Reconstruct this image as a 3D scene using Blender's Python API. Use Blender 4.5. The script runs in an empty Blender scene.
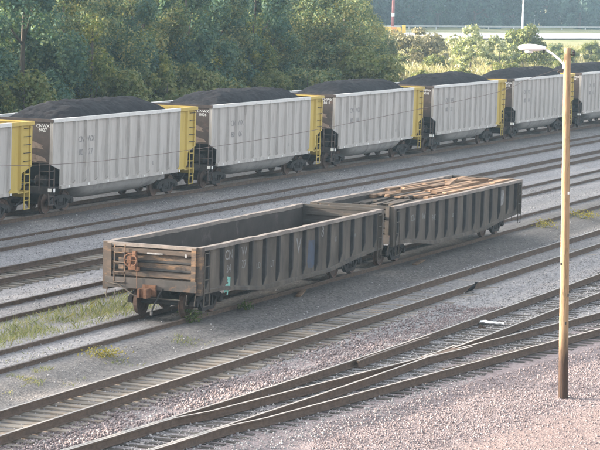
import bpy, math, random
import numpy as np
from mathutils import Vector, Matrix
random.seed(7); RNG = np.random.default_rng(7)
scene = bpy.context.scene
COL = scene.collection
R = math.radians

# ------------------------------------------------------------------ camera
cam_d = bpy.data.cameras.new("camera"); cam = bpy.data.objects.new("camera", cam_d); COL.objects.link(cam)
cam_d.sensor_width = 36.0; cam_d.lens = 2624.69 / 600 * 36
cam_d.clip_start = 1.0; cam_d.clip_end = 6000
TH, PITCH, ROLL = 0.36734, 0.093747, 0.030147
fwd = Vector((-math.sin(TH) * math.cos(PITCH), math.cos(TH) * math.cos(PITCH), -math.sin(PITCH)))
rgt = Vector((math.cos(TH), math.sin(TH), 0)); upv = rgt.cross(fwd)
rr = rgt * math.cos(ROLL) + upv * math.sin(ROLL); uu = -rgt * math.sin(ROLL) + upv * math.cos(ROLL)
m = Matrix.Identity(4)
for i in range(3):
    m[i][0], m[i][1], m[i][2] = rr[i], uu[i], -fwd[i]
m.translation = Vector((0, 0, 10.087)); cam.matrix_world = m
scene.camera = cam

# ------------------------------------------------------------------ sky, sun, exposure
SUN_EL = R(12.3); SUN_DIR = Vector((-0.97, -0.243, 0)).normalized()      # where the sun stands (horizontal)
world = bpy.data.worlds.new("World"); scene.world = world; world.use_nodes = True
wn = world.node_tree.nodes; wl = world.node_tree.links
bg = wn["Background"]; sky = wn.new("ShaderNodeTexSky"); sky.sky_type = 'NISHITA'; sky.sun_disc = False
sky.sun_elevation = SUN_EL; sky.sun_rotation = math.atan2(SUN_DIR.x, SUN_DIR.y) % (2 * math.pi)
sky.air_density = 0.8; sky.dust_density = 5.0; sky.ozone_density = 0.5
hs = wn.new('ShaderNodeHueSaturation'); hs.inputs['Saturation'].default_value = 0.35; wl.new(sky.outputs[0], hs.inputs['Color']); wl.new(hs.outputs[0], bg.inputs[0]); bg.inputs[1].default_value = 0.15
sun_d = bpy.data.lights.new("sun", 'SUN'); sun = bpy.data.objects.new("sun", sun_d); COL.objects.link(sun)
sun_d.energy = 2.7; sun_d.angle = R(0.6); sun_d.color = (1.0, 0.84, 0.68)
sv = Vector((SUN_DIR.x * math.cos(SUN_EL), SUN_DIR.y * math.cos(SUN_EL), math.sin(SUN_EL)))
sun.rotation_euler = sv.to_track_quat('Z', 'Y').to_euler(); sun.location = sv * 60
scene.view_settings.view_transform = 'Standard'; scene.view_settings.look = 'None'
scene.view_settings.exposure = 2.47; scene.view_settings.gamma = 1.0

# ------------------------------------------------------------------ materials
def ramp(nt, fac, stops):
    r = nt.nodes.new("ShaderNodeValToRGB"); nt.links.new(fac, r.inputs[0])
    el = r.color_ramp.elements
    while len(el) < len(stops): el.new(0.5)
    for e, (p, c) in zip(el, stops):
        e.position = p; e.color = (*c, 1) if len(c) == 3 else c
    return r.outputs[0]
def noise(nt, vec, scale, detail=4, rough=0.6, dist=0.0):
    n = nt.nodes.new("ShaderNodeTexNoise"); n.inputs["Scale"].default_value = scale
    n.inputs["Detail"].default_value = detail; n.inputs["Roughness"].default_value = rough
    n.inputs["Distortion"].default_value = dist
    if vec is not None: nt.links.new(vec, n.inputs["Vector"])
    return n.outputs[0]
def mapping(nt, vec, scale=(1, 1, 1)):
    mp = nt.nodes.new("ShaderNodeMapping"); mp.inputs["Scale"].default_value = scale
    nt.links.new(vec, mp.inputs[0]); return mp.outputs[0]
def mixc(nt, fac, a, b, mode='MIX'):
    x = nt.nodes.new("ShaderNodeMix"); x.data_type = 'RGBA'; x.blend_type = mode
    for sock, v in ((x.inputs[0], fac), (x.inputs[6], a), (x.inputs[7], b)):
        if hasattr(v, 'is_linked'): nt.links.new(v, sock)
        elif isinstance(v, (int, float)): sock.default_value = v
        else: sock.default_value = (*v, 1)
    return x.outputs[2]
def math_(nt, op, a, b=0.0):
    x = nt.nodes.new("ShaderNodeMath"); x.operation = op
    for sock, v in ((x.inputs[0], a), (x.inputs[1], b)):
        if hasattr(v, 'is_linked'): nt.links.new(v, sock)
        else: sock.default_value = v
    return x.outputs[0]
def new_mat(name):
    mt = bpy.data.materials.new(name); mt.use_nodes = True
    return mt, mt.node_tree, mt.node_tree.nodes["Principled BSDF"]
def coords(nt, kind="Object"):
    return nt.nodes.new("ShaderNodeTexCoord").outputs[kind]
def mat(name, a, b, scale=3.0, rough=0.7, metal=0.0, bump=0.15, bscale=25.0, stretch=(1, 1, 1), stain=None, stain_scale=1.2,
        stain_stretch=(1, 1, 1), stain_lo=0.52, stain_hi=0.68, rnd=0.0, spec=0.3):
    """two-tone noisy surface with optional stains and fine relief"""
    mt, nt, bs = new_mat(name)
    co = coords(nt)
    va = nt.nodes.new("ShaderNodeVectorMath"); va.operation = 'ADD'; nt.links.new(co, va.inputs[0])
    nt.links.new(math_(nt, 'MULTIPLY', nt.nodes.new("ShaderNodeObjectInfo").outputs["Random"], 61.0), va.inputs[1]); co = va.outputs[0]
    f = noise(nt, mapping(nt, co, stretch), scale, 6, 0.65)
    c = ramp(nt, f, [(0.3, a), (0.7, b)])
    if stain is not None:
        s = noise(nt, mapping(nt, co, stain_stretch), stain_scale, 7, 0.7, 0.3)
        sm = ramp(nt, s, [(stain_lo, (0, 0, 0)), (stain_hi, (1, 1, 1))])
        c = mixc(nt, sm, c, stain)
    if rnd:
        oi = nt.nodes.new("ShaderNodeObjectInfo").outputs["Random"]
        v = ramp(nt, oi, [(0, (1 - rnd,) * 3), (1, (1 + rnd,) * 3)])
        # values above one are clipped by the ramp, so scale about a lower base
        c = mixc(nt, 1.0, c, ramp(nt, oi, [(0, (1 - rnd,) * 3), (1, (1, 1, 1))]), 'MULTIPLY')
    nt.links.new(c, bs.inputs["Base Color"])
    bs.inputs["Roughness"].default_value = rough; bs.inputs["Metallic"].default_value = metal
    bs.inputs["Specular IOR Level"].default_value = spec
    if bump:
        bn = nt.nodes.new("ShaderNodeBump"); bn.inputs["Strength"].default_value = bump; bn.inputs["Distance"].default_value = 0.02
        nt.links.new(noise(nt, mapping(nt, co, stretch), bscale, 5, 0.7), bn.inputs["Height"]); nt.links.new(bn.outputs[0], bs.inputs["Normal"])
    return mt

M = {}
M['rail'] = mat("rail_rust", (0.072, 0.050, 0.038), (0.145, 0.100, 0.074), 6, 0.8, bump=0.2)
M['rail_top'] = mat("rail_running_surface", (0.25, 0.235, 0.22), (0.36, 0.34, 0.32), 2, 0.6, metal=0.1, bump=0.03)
M['rail_dull'] = mat("rail_dull_surface", (0.09, 0.075, 0.068), (0.15, 0.13, 0.12), 2, 0.7, metal=0.1, bump=0.05)
M['alu'] = mat("bare_aluminium_side", (0.41, 0.385, 0.36), (0.52, 0.49, 0.46), 0.8, 0.55, metal=0.25, bump=0.05, bscale=6,
               stretch=(1, 2, 0.35), stain=(0.235, 0.21, 0.185), stain_scale=1.6, stain_stretch=(1, 2.2, 0.28), stain_lo=0.5, stain_hi=0.78)
M['alu_rim'] = mat("pale_top_chord", (0.58, 0.57, 0.55), (0.68, 0.67, 0.64), 2, 0.5, metal=0.1, bump=0.05, stain=(0.2, 0.2, 0.2), stain_scale=3, stain_lo=0.6, stain_hi=0.75)
M['tub'] = mat("dusty_tub", (0.31, 0.295, 0.28), (0.42, 0.40, 0.38), 0.7, 0.6, metal=0.2, bump=0.05, bscale=5, stain=(0.15, 0.145, 0.145), stain_scale=1.0, stain_lo=0.5, stain_hi=0.75)
M['yellow'] = mat("weathered_yellow_paint", (0.45, 0.325, 0.075), (0.55, 0.41, 0.11), 1.5, 0.6, bump=0.05, stretch=(1, 1, 0.3),
                  stain=(0.30, 0.22, 0.08), stain_scale=2.0, stain_stretch=(2, 2, 0.4), stain_lo=0.58, stain_hi=0.8)
M['black_end'] = mat("black_end_paint", (0.028, 0.028, 0.032), (0.05, 0.048, 0.05), 2, 0.7, bump=0.08)
M['brown_end'] = mat("dirty_brown_end", (0.055, 0.045, 0.042), (0.10, 0.075, 0.065), 2, 0.75, bump=0.08, stain=(0.15, 0.10, 0.08), stain_scale=1.1, stain_stretch=(1, 1, 2.2), stain_lo=0.56, stain_hi=0.7)
M['smear'] = mat('pale_rust_smear', (0.16, 0.115, 0.09), (0.34, 0.26, 0.21), 5, 0.85, bump=0)
M['dark_steel'] = mat("grimy_running_gear", (0.018, 0.017, 0.018), (0.055, 0.048, 0.045), 5, 0.8, bump=0.25)
M['wheel'] = mat("wheel_steel", (0.07, 0.05, 0.042), (0.17, 0.11, 0.085), 4, 0.7, metal=0.2, bump=0.1)
M['white'] = mat("white_lettering", (0.72, 0.72, 0.70), (0.82, 0.82, 0.80), 8, 0.6, bump=0)
M['faded_white'] = mat("faded_lettering", (0.11, 0.105, 0.10), (0.33, 0.325, 0.32), 6, 0.8, bump=0)
M['grey_letter'] = mat("dark_grey_lettering", (0.20, 0.195, 0.195), (0.34, 0.32, 0.31), 5, 0.8, bump=0)
M['reflector'] = mat("pale_reflector", (0.75, 0.75, 0.72), (0.85, 0.85, 0.8), 5, 0.3, bump=0)
M['coal'] = mat("coal", (0.008, 0.008, 0.0105), (0.020, 0.020, 0.024), 8, 0.8, bump=1.0, bscale=9, spec=0.2)
M['gon_side'] = mat("grimy_gondola_side", (0.058, 0.048, 0.039), (0.145, 0.122, 0.10), 1.3, 0.8, bump=0.2, stretch=(1, 1, 0.4),
                    stain=(0.055, 0.05, 0.048), stain_scale=1.5, stain_stretch=(1, 1.5, 0.35), stain_lo=0.5, stain_hi=0.72)
M['gon_post'] = mat("near_black_post", (0.022, 0.022, 0.024), (0.05, 0.048, 0.047), 3, 0.85, bump=0.2)  # near-black posts against the paler side sheets
M['gon_rim'] = mat("pale_rim", (0.13, 0.115, 0.105), (0.29, 0.25, 0.22), 3, 0.7, metal=0.1, bump=0.3, stretch=(1, 0.5, 1))  # rims paler than the car sides
M['gon_end'] = mat("rust_streaked_end", (0.06, 0.05, 0.043), (0.125, 0.095, 0.075), 2.0, 0.85, bump=0.3, stretch=(0.6, 1, 1.5),
                   stain=(0.25, 0.155, 0.09), stain_scale=2.4, stain_stretch=(0.5, 1, 2.6), stain_lo=0.50, stain_hi=0.64)
M['gon_sill'] = mat("grey_end_sill", (0.065, 0.06, 0.055), (0.115, 0.10, 0.09), 2, 0.85, bump=0.2, stain=(0.22, 0.13, 0.08), stain_scale=3, stain_lo=0.58, stain_hi=0.7)
M['gon_in'] = mat("gondola_inside", (0.036, 0.031, 0.029), (0.066, 0.057, 0.052), 1.5, 0.9, bump=0.2, stain=(0.10, 0.085, 0.08), stain_scale=2, stain_lo=0.58, stain_hi=0.7)
M['gon_dark'] = mat('dark_end', (0.035, 0.032, 0.03), (0.07, 0.064, 0.058), 2, 0.9, bump=0.2, stretch=(0.5, 1, 2), stain=(0.11, 0.085, 0.065), stain_scale=2.5, stain_stretch=(.5, 1, 2.5), stain_lo=.58, stain_hi=.72)  # darker tone for the inner ribs and the other ends
M['rust'] = mat("bright_rust", (0.10, 0.05, 0.03), (0.24, 0.125, 0.075), 7, 0.9, bump=0.4)
M['teal'] = mat("teal_spray_paint", (0.10, 0.36, 0.30), (0.30, 0.55, 0.48), 9, 0.7, bump=0)
M['blue'] = mat("blue_spray_paint", (0.065, 0.065, 0.072), (0.065, 0.092, 0.15), 3, 0.7, bump=0)
M['tie'] = mat("weathered_tie", (0.20, 0.18, 0.155), (0.40, 0.355, 0.30), 1.6, 0.9, bump=0.5, bscale=14, stretch=(0.35, 3, 3),
               stain=(0.36, 0.26, 0.17), stain_scale=1.3, stain_lo=0.5, stain_hi=0.75, rnd=0.55)
M['timber'] = mat("old_timber", (0.19, 0.115, 0.07), (0.39, 0.26, 0.165), 1.8, 0.9, bump=0.6, bscale=12, stretch=(4, 0.4, 4),
                  stain=(0.10, 0.075, 0.06), stain_scale=1.5, stain_lo=0.56, stain_hi=0.7, rnd=0.6)
M['pole'] = mat("wood_pole", (0.27, 0.17, 0.09), (0.42, 0.29, 0.175), 2.2, 0.9, bump=0.9, bscale=7, stretch=(9, 9, 0.25),
                stain=(0.16, 0.115, 0.06), stain_scale=3.0, stain_stretch=(4, 4, 0.6), stain_lo=0.53, stain_hi=0.68)
M['pole_foot'] = mat("creosoted_foot", (0.055, 0.038, 0.03), (0.16, 0.095, 0.06), 3, 0.9, bump=0.4, bscale=9, stretch=(6, 6, 0.5))
def foot_mix(mt, a, b, z0, z1):
    nt = mt.node_tree; bs = nt.nodes["Principled BSDF"]; old = bs.inputs["Base Color"].links[0].from_socket
    pos = coords(nt); sep = nt.nodes.new("ShaderNodeSeparateXYZ"); nt.links.new(pos, sep.inputs[0])
    h = math_(nt, 'ADD', sep.outputs[2], math_(nt, 'MULTIPLY', noise(nt, mapping(nt, pos, (7, 7, .8)), 2.0, 5, .7), 1.1))
    mr = nt.nodes.new("ShaderNodeMapRange"); nt.links.new(h, mr.inputs[0]); mr.inputs[1].default_value = z0; mr.inputs[2].default_value = z1
    dark = ramp(nt, noise(nt, mapping(nt, pos, (6, 6, .5)), 3, 5, .7), [(0.3, a), (0.7, b)])
    nt.links.new(mixc(nt, mr.outputs[0], dark, old), bs.inputs["Base Color"])
foot_mix(M['pole'], (0.025, 0.017, 0.014), (0.09, 0.053, 0.036), 1.5, 2.3)
M['lamp'] = mat("lamp_housing", (0.80, 0.80, 0.80), (0.86, 0.86, 0.86), 3, 0.4, bump=0)
M['lamp_glass'] = mat("frosted_lens", (0.7, 0.7, 0.68), (0.8, 0.8, 0.78), 3, 0.2, bump=0)
M['galv'] = mat("galvanised", (0.50, 0.51, 0.52), (0.62, 0.63, 0.64), 5, 0.5, metal=0.3, bump=0)
M['weathered_galv'] = mat('weathered_guard_rail', (0.30, 0.31, 0.30), (0.40, 0.41, 0.40), 1, 0.7, bump=0)
M['black'] = mat("black_rubber", (0.015, 0.015, 0.016), (0.03, 0.03, 0.03), 5, 0.6, bump=0)
M['feather'] = mat("black_feathers", (0.005, 0.005, 0.006), (0.010, 0.010, 0.012), 20, 0.8, bump=0.2, bscale=60)
M['paper'] = mat("white_paper", (0.78, 0.78, 0.76), (0.86, 0.86, 0.84), 5, 0.8, bump=0.1)
M['brown_bit'] = mat("brown_scrap", (0.05, 0.035, 0.03), (0.10, 0.07, 0.055), 5, 0.9, bump=0.2)
M['bark'] = mat("bark", (0.06, 0.05, 0.04), (0.13, 0.11, 0.09), 4, 0.9, bump=0.5, stretch=(4, 4, 0.6))
M['asphalt'] = mat("pale_highway", (0.36, 0.345, 0.345), (0.43, 0.415, 0.41), 0.3, 0.9, bump=0)
M['road_line'] = mat("road_marking", (0.75, 0.75, 0.72), (0.8, 0.8, 0.78), 2, 0.8, bump=0)
M['red_mast'] = mat("red_mast_paint", (0.20, 0.055, 0.055), (0.26, 0.08, 0.075), 2, 0.6, bump=0)
M['barrier_yellow'] = mat("barrier_yellow", (0.75, 0.48, 0.05), (0.8, 0.55, 0.09), 1, 0.6, bump=0)
M['barrier_orange'] = mat("barrier_orange", (0.72, 0.25, 0.05), (0.8, 0.33, 0.08), 1, 0.6, bump=0)

def leaf_mat(name, dark, mid, light, trans=0.35, nscale=0.55):
    mt, nt, bs = new_mat(name)
    geo = nt.nodes.new("ShaderNodeNewGeometry"); isl = geo.outputs["Random Per Island"]
    pos = coords(nt, "Object")
    n = noise(nt, pos, nscale, 3, 0.5)
    f = math_(nt, 'ADD', math_(nt, 'MULTIPLY', isl, 0.45), math_(nt, 'MULTIPLY', n, 0.75))
    c = ramp(nt, f, [(0.32, dark), (0.58, mid), (0.84, light)])
    nt.links.new(c, bs.inputs["Base Color"]); bs.inputs["Roughness"].default_value = 0.6; bs.inputs["Specular IOR Level"].default_value = 0.25
    tr = nt.nodes.new("ShaderNodeBsdfTranslucent"); nt.links.new(mixc(nt, 1.0, c, (1.0, 0.95, 0.5), 'MULTIPLY'), tr.inputs[0])
    mx = nt.nodes.new("ShaderNodeMixShader"); mx.inputs[0].default_value = trans
    nt.links.new(bs.outputs[0], mx.inputs[1]); nt.links.new(tr.outputs[0], mx.inputs[2])
    nt.links.new(mx.outputs[0], nt.nodes["Material Output"].inputs[0])
    return mt
M['leaf_a'] = leaf_mat("dark_foliage", (0.048, 0.100, 0.066), (0.105, 0.165, 0.092), (0.27, 0.28, 0.12))
M['leaf_b'] = leaf_mat("mid_foliage", (0.066, 0.120, 0.07), (0.14, 0.20, 0.09), (0.38, 0.35, 0.14))
M['leaf_c'] = leaf_mat("bluish_foliage", (0.040, 0.105, 0.082), (0.08, 0.16, 0.112), (0.17, 0.24, 0.12))  # blue of the haze put into the leaf colour
M['leaf_y'] = leaf_mat("sunlit_foliage", (0.08, 0.13, 0.04), (0.16, 0.21, 0.06), (0.40, 0.38, 0.12), 0.45)  # yellow tone paints the sunlit patches of the wood
M['leaf_shrub'] = leaf_mat("shrub_foliage", (0.085, 0.13, 0.04), (0.16, 0.20, 0.065), (0.28, 0.28, 0.11), 0.4, 1.2)
M['leaf_pale'] = leaf_mat("pale_foliage", (0.16, 0.20, 0.11), (0.30, 0.35, 0.20), (0.50, 0.52, 0.34), 0.4, 1.2)
M['leaf_dry'] = leaf_mat("dry_brush", (0.16, 0.155, 0.085), (0.24, 0.225, 0.13), (0.34, 0.31, 0.19), 0.35, 1.0)
M['leaf_far'] = leaf_mat("far_foliage", (0.016, 0.050, 0.045), (0.028, 0.078, 0.066), (0.05, 0.11, 0.08), 0.3, 0.15)  # teal of the distant haze painted into these leaves
M['grass'] = leaf_mat("weedy_grass", (0.15, 0.20, 0.075), (0.26, 0.29, 0.13), (0.42, 0.39, 0.21), 0.4, 1.5)
M['tall_grass'] = leaf_mat("tall_field_grass", (0.15, 0.17, 0.08), (0.25, 0.25, 0.14), (0.39, 0.36, 0.24), 0.4, 0.12)
M['weed'] = leaf_mat("weed_leaf", (0.05, 0.09, 0.03), (0.09, 0.14, 0.04), (0.16, 0.20, 0.07), 0.4, 3)
M['weed_yellow'] = leaf_mat("yellow_weed_leaf", (0.18, 0.17, 0.04), (0.28, 0.25, 0.06), (0.42, 0.36, 0.10), 0.4, 3)

def stone_mat(name, stops):
    mt, nt, bs = new_mat(name)
    isl = nt.nodes.new("ShaderNodeNewGeometry").outputs["Random Per Island"]
    c = ramp(nt, isl, stops)
    c = mixc(nt, 0.35, c, noise(nt, coords(nt), 20, 2), 'OVERLAY')
    nt.links.new(c, bs.inputs["Base Color"]); bs.inputs["Roughness"].default_value = 0.85; bs.inputs["Specular IOR Level"].default_value = 0.25
    return mt
M['stone_grey'] = stone_mat("grey_ballast_stone", [(0, (0.17, 0.165, 0.168)), (0.35, (0.26, 0.25, 0.252)), (0.75, (0.35, 0.335, 0.33)), (1, (0.50, 0.475, 0.46))])
M['stone_pink'] = stone_mat("sunlit_pink_stone", [(0, (0.14, 0.114, 0.114)), (0.3, (0.205, 0.167, 0.168)), (0.75, (0.265, 0.222, 0.221)), (1, (0.40, 0.345, 0.342))])  # sunlight's warmth put into the stone colour

def ground_mat():
    mt, nt, bs = new_mat("yard_ground")
    pos = coords(nt, "Object")
    def att(n):
        a = nt.nodes.new("ShaderNodeAttribute"); a.attribute_name = n; return a.outputs["Fac"]
    v = nt.nodes.new("ShaderNodeTexVoronoi"); v.inputs["Scale"].default_value = 15; nt.links.new(pos, v.inputs["Vector"])
    cell = nt.nodes.new("ShaderNodeSeparateColor"); nt.links.new(v.outputs["Color"], cell.inputs[0])
    big = noise(nt, pos, 0.35, 6, 0.65)
    fine = noise(nt, pos, 30, 3, 0.6)
    mixf = math_(nt, 'ADD', math_(nt, 'MULTIPLY', cell.outputs[0], 0.55), math_(nt, 'MULTIPLY', big, 0.5))
    grey = ramp(nt, mixf, [(0.15, (0.17, 0.165, 0.168)), (0.5, (0.28, 0.27, 0.272)), (0.9, (0.40, 0.385, 0.375))])
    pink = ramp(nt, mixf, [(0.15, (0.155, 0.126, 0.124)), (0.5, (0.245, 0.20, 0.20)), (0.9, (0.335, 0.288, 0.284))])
    cind = ramp(nt, mixf, [(0.15, (0.06, 0.056, 0.054)), (0.5, (0.125, 0.116, 0.108)), (0.95, (0.21, 0.195, 0.18))])
    dust = ramp(nt, mixf, [(0.15, (0.16, 0.155, 0.15)), (0.9, (0.24, 0.225, 0.21))])
    fld = ramp(nt, noise(nt, pos, 0.12, 6, 0.7), [(0.3, (0.14, 0.17, 0.07)), (0.5, (0.24, 0.24, 0.11)), (0.7, (0.36, 0.32, 0.19))])
    c = mixc(nt, att("pink"), grey, pink); c = mixc(nt, att("dust"), c, dust); c = mixc(nt, att("cinder_shade"), c, cind); c = mixc(nt, att("field"), c, fld)
    c = mixc(nt, math_(nt, 'MULTIPLY', att("dirt"), 0.8), c, ramp(nt, mixf, [(0.2, (0.205, 0.152, 0.138)), (0.85, (0.315, 0.24, 0.22))]))
    # small tan patches scattered by noise
    sp = ramp(nt, noise(nt, pos, 0.55, 7, 0.7, 0.4), [(0.64, (0, 0, 0)), (0.74, (0.6, 0.6, 0.6))])
    c = mixc(nt, sp, c, (0.27, 0.20, 0.15))
    nt.links.new(c, bs.inputs["Base Color"]); bs.inputs["Roughness"].default_value = 0.92; bs.inputs["Specular IOR Level"].default_value = 0.2
    b = nt.nodes.new("ShaderNodeBump"); b.inputs["Strength"].default_value = 0.7; b.inputs["Distance"].default_value = 0.03
    nt.links.new(math_(nt, 'ADD', v.outputs["Distance"], math_(nt, 'MULTIPLY', fine, 0.6)), b.inputs["Height"]); nt.links.new(b.outputs[0], bs.inputs["Normal"])
    return mt
M['ground'] = ground_mat()

# ------------------------------------------------------------------ mesh helpers
class MB:
    def __init__(s): s.v = []; s.f = []; s.mi = []
    def add(s, vs, fs, mi=0):
        o = len(s.v); s.v += [tuple(x) for x in vs]
        for f in fs: s.f.append(tuple(i + o for i in f)); s.mi.append(mi)
        return s
    def box(s, c, d, rot=None, mi=0, taper=1.0):
        hx, hy, hz = d[0] / 2, d[1] / 2, d[2] / 2
        vs = [Vector((x * (taper if z > 0 else 1), y * (taper if z > 0 else 1), z)) for z in (-hz, hz) for x, y in ((-hx, -hy), (hx, -hy), (hx, hy), (-hx, hy))]
        if rot is not None: vs = [rot @ v for v in vs]
        c = Vector(c)
        return s.add([v + c for v in vs], [(3, 2, 1, 0), (4, 5, 6, 7), (0, 1, 5, 4), (1, 2, 6, 5), (2, 3, 7, 6), (3, 0, 4, 7)], mi)
    def tube(s, pts, r, n=8, mi=0, cap=True):
        pts = [Vector(p) for p in pts]; rs = r if isinstance(r, (list, tuple)) else [r] * len(pts)
        rings = []; up = None
        for i, p in enumerate(pts):
            t = (pts[min(i + 1, len(pts) - 1)] - pts[max(i - 1, 0)]).normalized()
            if up is None: up = Vector((0, 0, 1)) if abs(t.z) < 0.9 else Vector((1, 0, 0))
            a = t.cross(up)
            if a.length < 1e-4: a = t.orthogonal()
            a.normalize(); b = a.cross(t).normalized(); up = b
            rings.append([p + (a * math.cos(2 * math.pi * k / n) + b * math.sin(2 * math.pi * k / n)) * rs[i] for k in range(n)])
        vs = [v for g in rings for v in g]; fs = []
        for i in range(len(pts) - 1):
            for k in range(n):
                k2 = (k + 1) % n; fs.append((i * n + k, i * n + k2, (i + 1) * n + k2, (i + 1) * n + k))
        if cap: fs += [tuple(range(n - 1, -1, -1)), tuple((len(pts) - 1) * n + k for k in range(n))]
        return s.add(vs, [f[::-1] for f in fs], mi)
    def prism(s, poly, axis, a, b, mi=0):
        """poly in the two other axes (in x,y,z order), extruded along axis from a to b"""
        def P(u, v, w):
            return {'x': (w, u, v), 'y': (u, w, v), 'z': (u, v, w)}[axis]
        n = len(poly); vs = [P(u, v, a) for u, v in poly] + [P(u, v, b) for u, v in poly]
        fs = [tuple(range(n)), tuple(range(2 * n - 1, n - 1, -1))] + [(i + n, (i + 1) % n + n, (i + 1) % n, i) for i in range(n)]
        ar = sum(poly[i][0] * poly[(i + 1) % n][1] - poly[(i + 1) % n][0] * poly[i][1] for i in range(n))
        flip = (ar > 0) ^ (axis == 'y') ^ (b < a)
        return s.add(vs, [f[::-1] for f in fs] if flip else fs, mi)
    def lathe(s, prof, c, axis='z', n=20, mi=0):
        c = Vector(c); vs = []; k = len(prof)
        for i in range(n):
            a = 2 * math.pi * i / n
            for r, h in prof:
                p = {'z': (r * math.cos(a), r * math.sin(a), h), 'x': (h, r * math.cos(a), r * math.sin(a)), 'y': (r * math.sin(a), h, r * math.cos(a))}[axis]
                vs.append(c + Vector(p))
        fs = []
        for i in range(n):
            j = (i + 1) % n
            for q in range(k - 1): fs.append((i * k + q, j * k + q, j * k + q + 1, i * k + q + 1))
        return s.add(vs, fs, mi)
    def mesh(s, name, mats, smooth=False):
        me = bpy.data.meshes.new(name); me.from_pydata(s.v, [], s.f)
        for mt in (mats if isinstance(mats, (list, tuple)) else [mats]): me.materials.append(mt)
        me.polygons.foreach_set("material_index", s.mi)
        if smooth: me.polygons.foreach_set("use_smooth", [True] * len(s.f))
        me.update(); return me
    def build(s, name, mats, parent=None, smooth=False):
        return obj(name, s.mesh(name, mats, smooth), parent)
def obj(name, data, parent=None, loc=None, rz=None):
    o = bpy.data.objects.new(name, data); COL.objects.link(o)
    if parent is not None: o.parent = parent
    if loc is not None: o.location = loc
    if rz is not None: o.rotation_euler = (0, 0, rz)
    return o
def tag(o, label=None, cat=None, group=None, kind=None):
    for k, v in (('label', label), ('category', cat), ('group', group), ('kind', kind)):
        if v: o[k] = v
    return o
def thing(name, label, cat, loc=(0, 0, 0), rz=0.0, group=None):
    return tag(obj(name, None, None, loc, rz), label, cat, group)
CH = {}
def kids(o): return [c for c in bpy.data.objects if c.parent == o]
def copy_tree(src_map, root):
    """src_map: {object: [children]} collected once"""
    def rec(o, par):
        c = o.copy(); COL.objects.link(c)
        if par is not None: c.parent = par
        for ch in src_map.get(o, []): rec(ch, c)
        return c
    return rec(root, None)
def tree_map():
    mp = {}
    for o in bpy.data.objects:
        if o.parent is not None: mp.setdefault(o.parent, []).append(o)
    return mp
def fast_mesh(name, verts, faces, mt, smooth=False):
    """faces: (n,k) int array"""
    me = bpy.data.meshes.new(name); n, k = faces.shape
    me.vertices.add(len(verts)); me.vertices.foreach_set("co", np.ascontiguousarray(verts, dtype=np.float32).ravel())
    me.loops.add(n * k); me.loops.foreach_set("vertex_index", np.ascontiguousarray(faces, dtype=np.int32).ravel())
    me.polygons.add(n); me.polygons.foreach_set("loop_start", np.arange(0, n * k, k, dtype=np.int32))
    if smooth: me.polygons.foreach_set("use_smooth", np.ones(n, dtype=bool))
    me.materials.append(mt); me.update(calc_edges=True); return me
def text_mesh(body, size, mt, name="lettering", depth=0.003, sx=1.0):
    cu = bpy.data.curves.new("text", 'FONT'); cu.body = body; cu.size = size; cu.extrude = depth; cu.resolution_u = 2
    cu.align_x = 'CENTER'; cu.align_y = 'CENTER'; cu.space_line = 0.85
    o = bpy.data.objects.new("text", cu); COL.objects.link(o)
    dg = bpy.context.evaluated_depsgraph_get(); me = bpy.data.meshes.new_from_object(o.evaluated_get(dg))
    bpy.data.objects.remove(o); bpy.data.curves.remove(cu)
    me.name = name; me.materials.clear(); me.materials.append(mt)
    if sx != 1.0: me.transform(Matrix.Diagonal((sx, 1, 1, 1)))
    return me

# smooth value noise for terrain
_T = RNG.random((64, 64))
def vnoise(x, y):
    xi = np.floor(x).astype(int); yi = np.floor(y).astype(int); fx = x - xi; fy = y - yi
    fx = fx * fx * (3 - 2 * fx); fy = fy * fy * (3 - 2 * fy)
    g = lambda a, b: _T[a % 64, b % 64]
    return (g(xi, yi) * (1 - fx) + g(xi + 1, yi) * fx) * (1 - fy) + (g(xi, yi + 1) * (1 - fx) + g(xi + 1, yi + 1) * fx) * fy
def fbm(x, y, o=4):
    s = 0; a = 0.5
    for k in range(o): s = s + a * vnoise(x * 2 ** k + 7 * k, y * 2 ** k + 3 * k); a *= 0.5
    return s

# ------------------------------------------------------------------ track geometry (rail tops at z = 0)
GH = 0.755
TRK = {'near': (-26.861, 0.00256), 'siding': (-31.440, -0.0015), 'third': (-36.010, -0.0017), 'fourth': (-40.520, -0.0011), 'fifth': (-44.995, 0.00066), 'coal': (-48.292, -0.00268)}
ZC = 0.311
def tx(k, Y): return TRK[k][0] + TRK[k][1] * (Y - 80)
def railA(Y): return -23.32 + 0.002 * (Y - 76) - 0.00125 * np.maximum(76 - Y, 0) ** 2 + 0.010 * np.maximum(Y - 76, 0) * 0.5
def railC(Y): return railA(Y) + 1.50
def railB(Y):
    s = -22.06 + 0.1345 * (Y - 66.6)
    return np.where(Y < 54.6, railA(Y) + 0.085, np.maximum(s, railA(Y) + 0.085))
def railD(Y):
    s = railB(Y) + 1.50
    return np.where(Y < 54.6, railC(Y) + 0.085, s)
DIRT = lambda x, y: x + 17.9 - 0.157 * (y - 55)
sst = lambda a, b, x: np.clip((x - a) / (b - a), 0, 1) ** 2 * (3 - 2 * np.clip((x - a) / (b - a), 0, 1))
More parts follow.
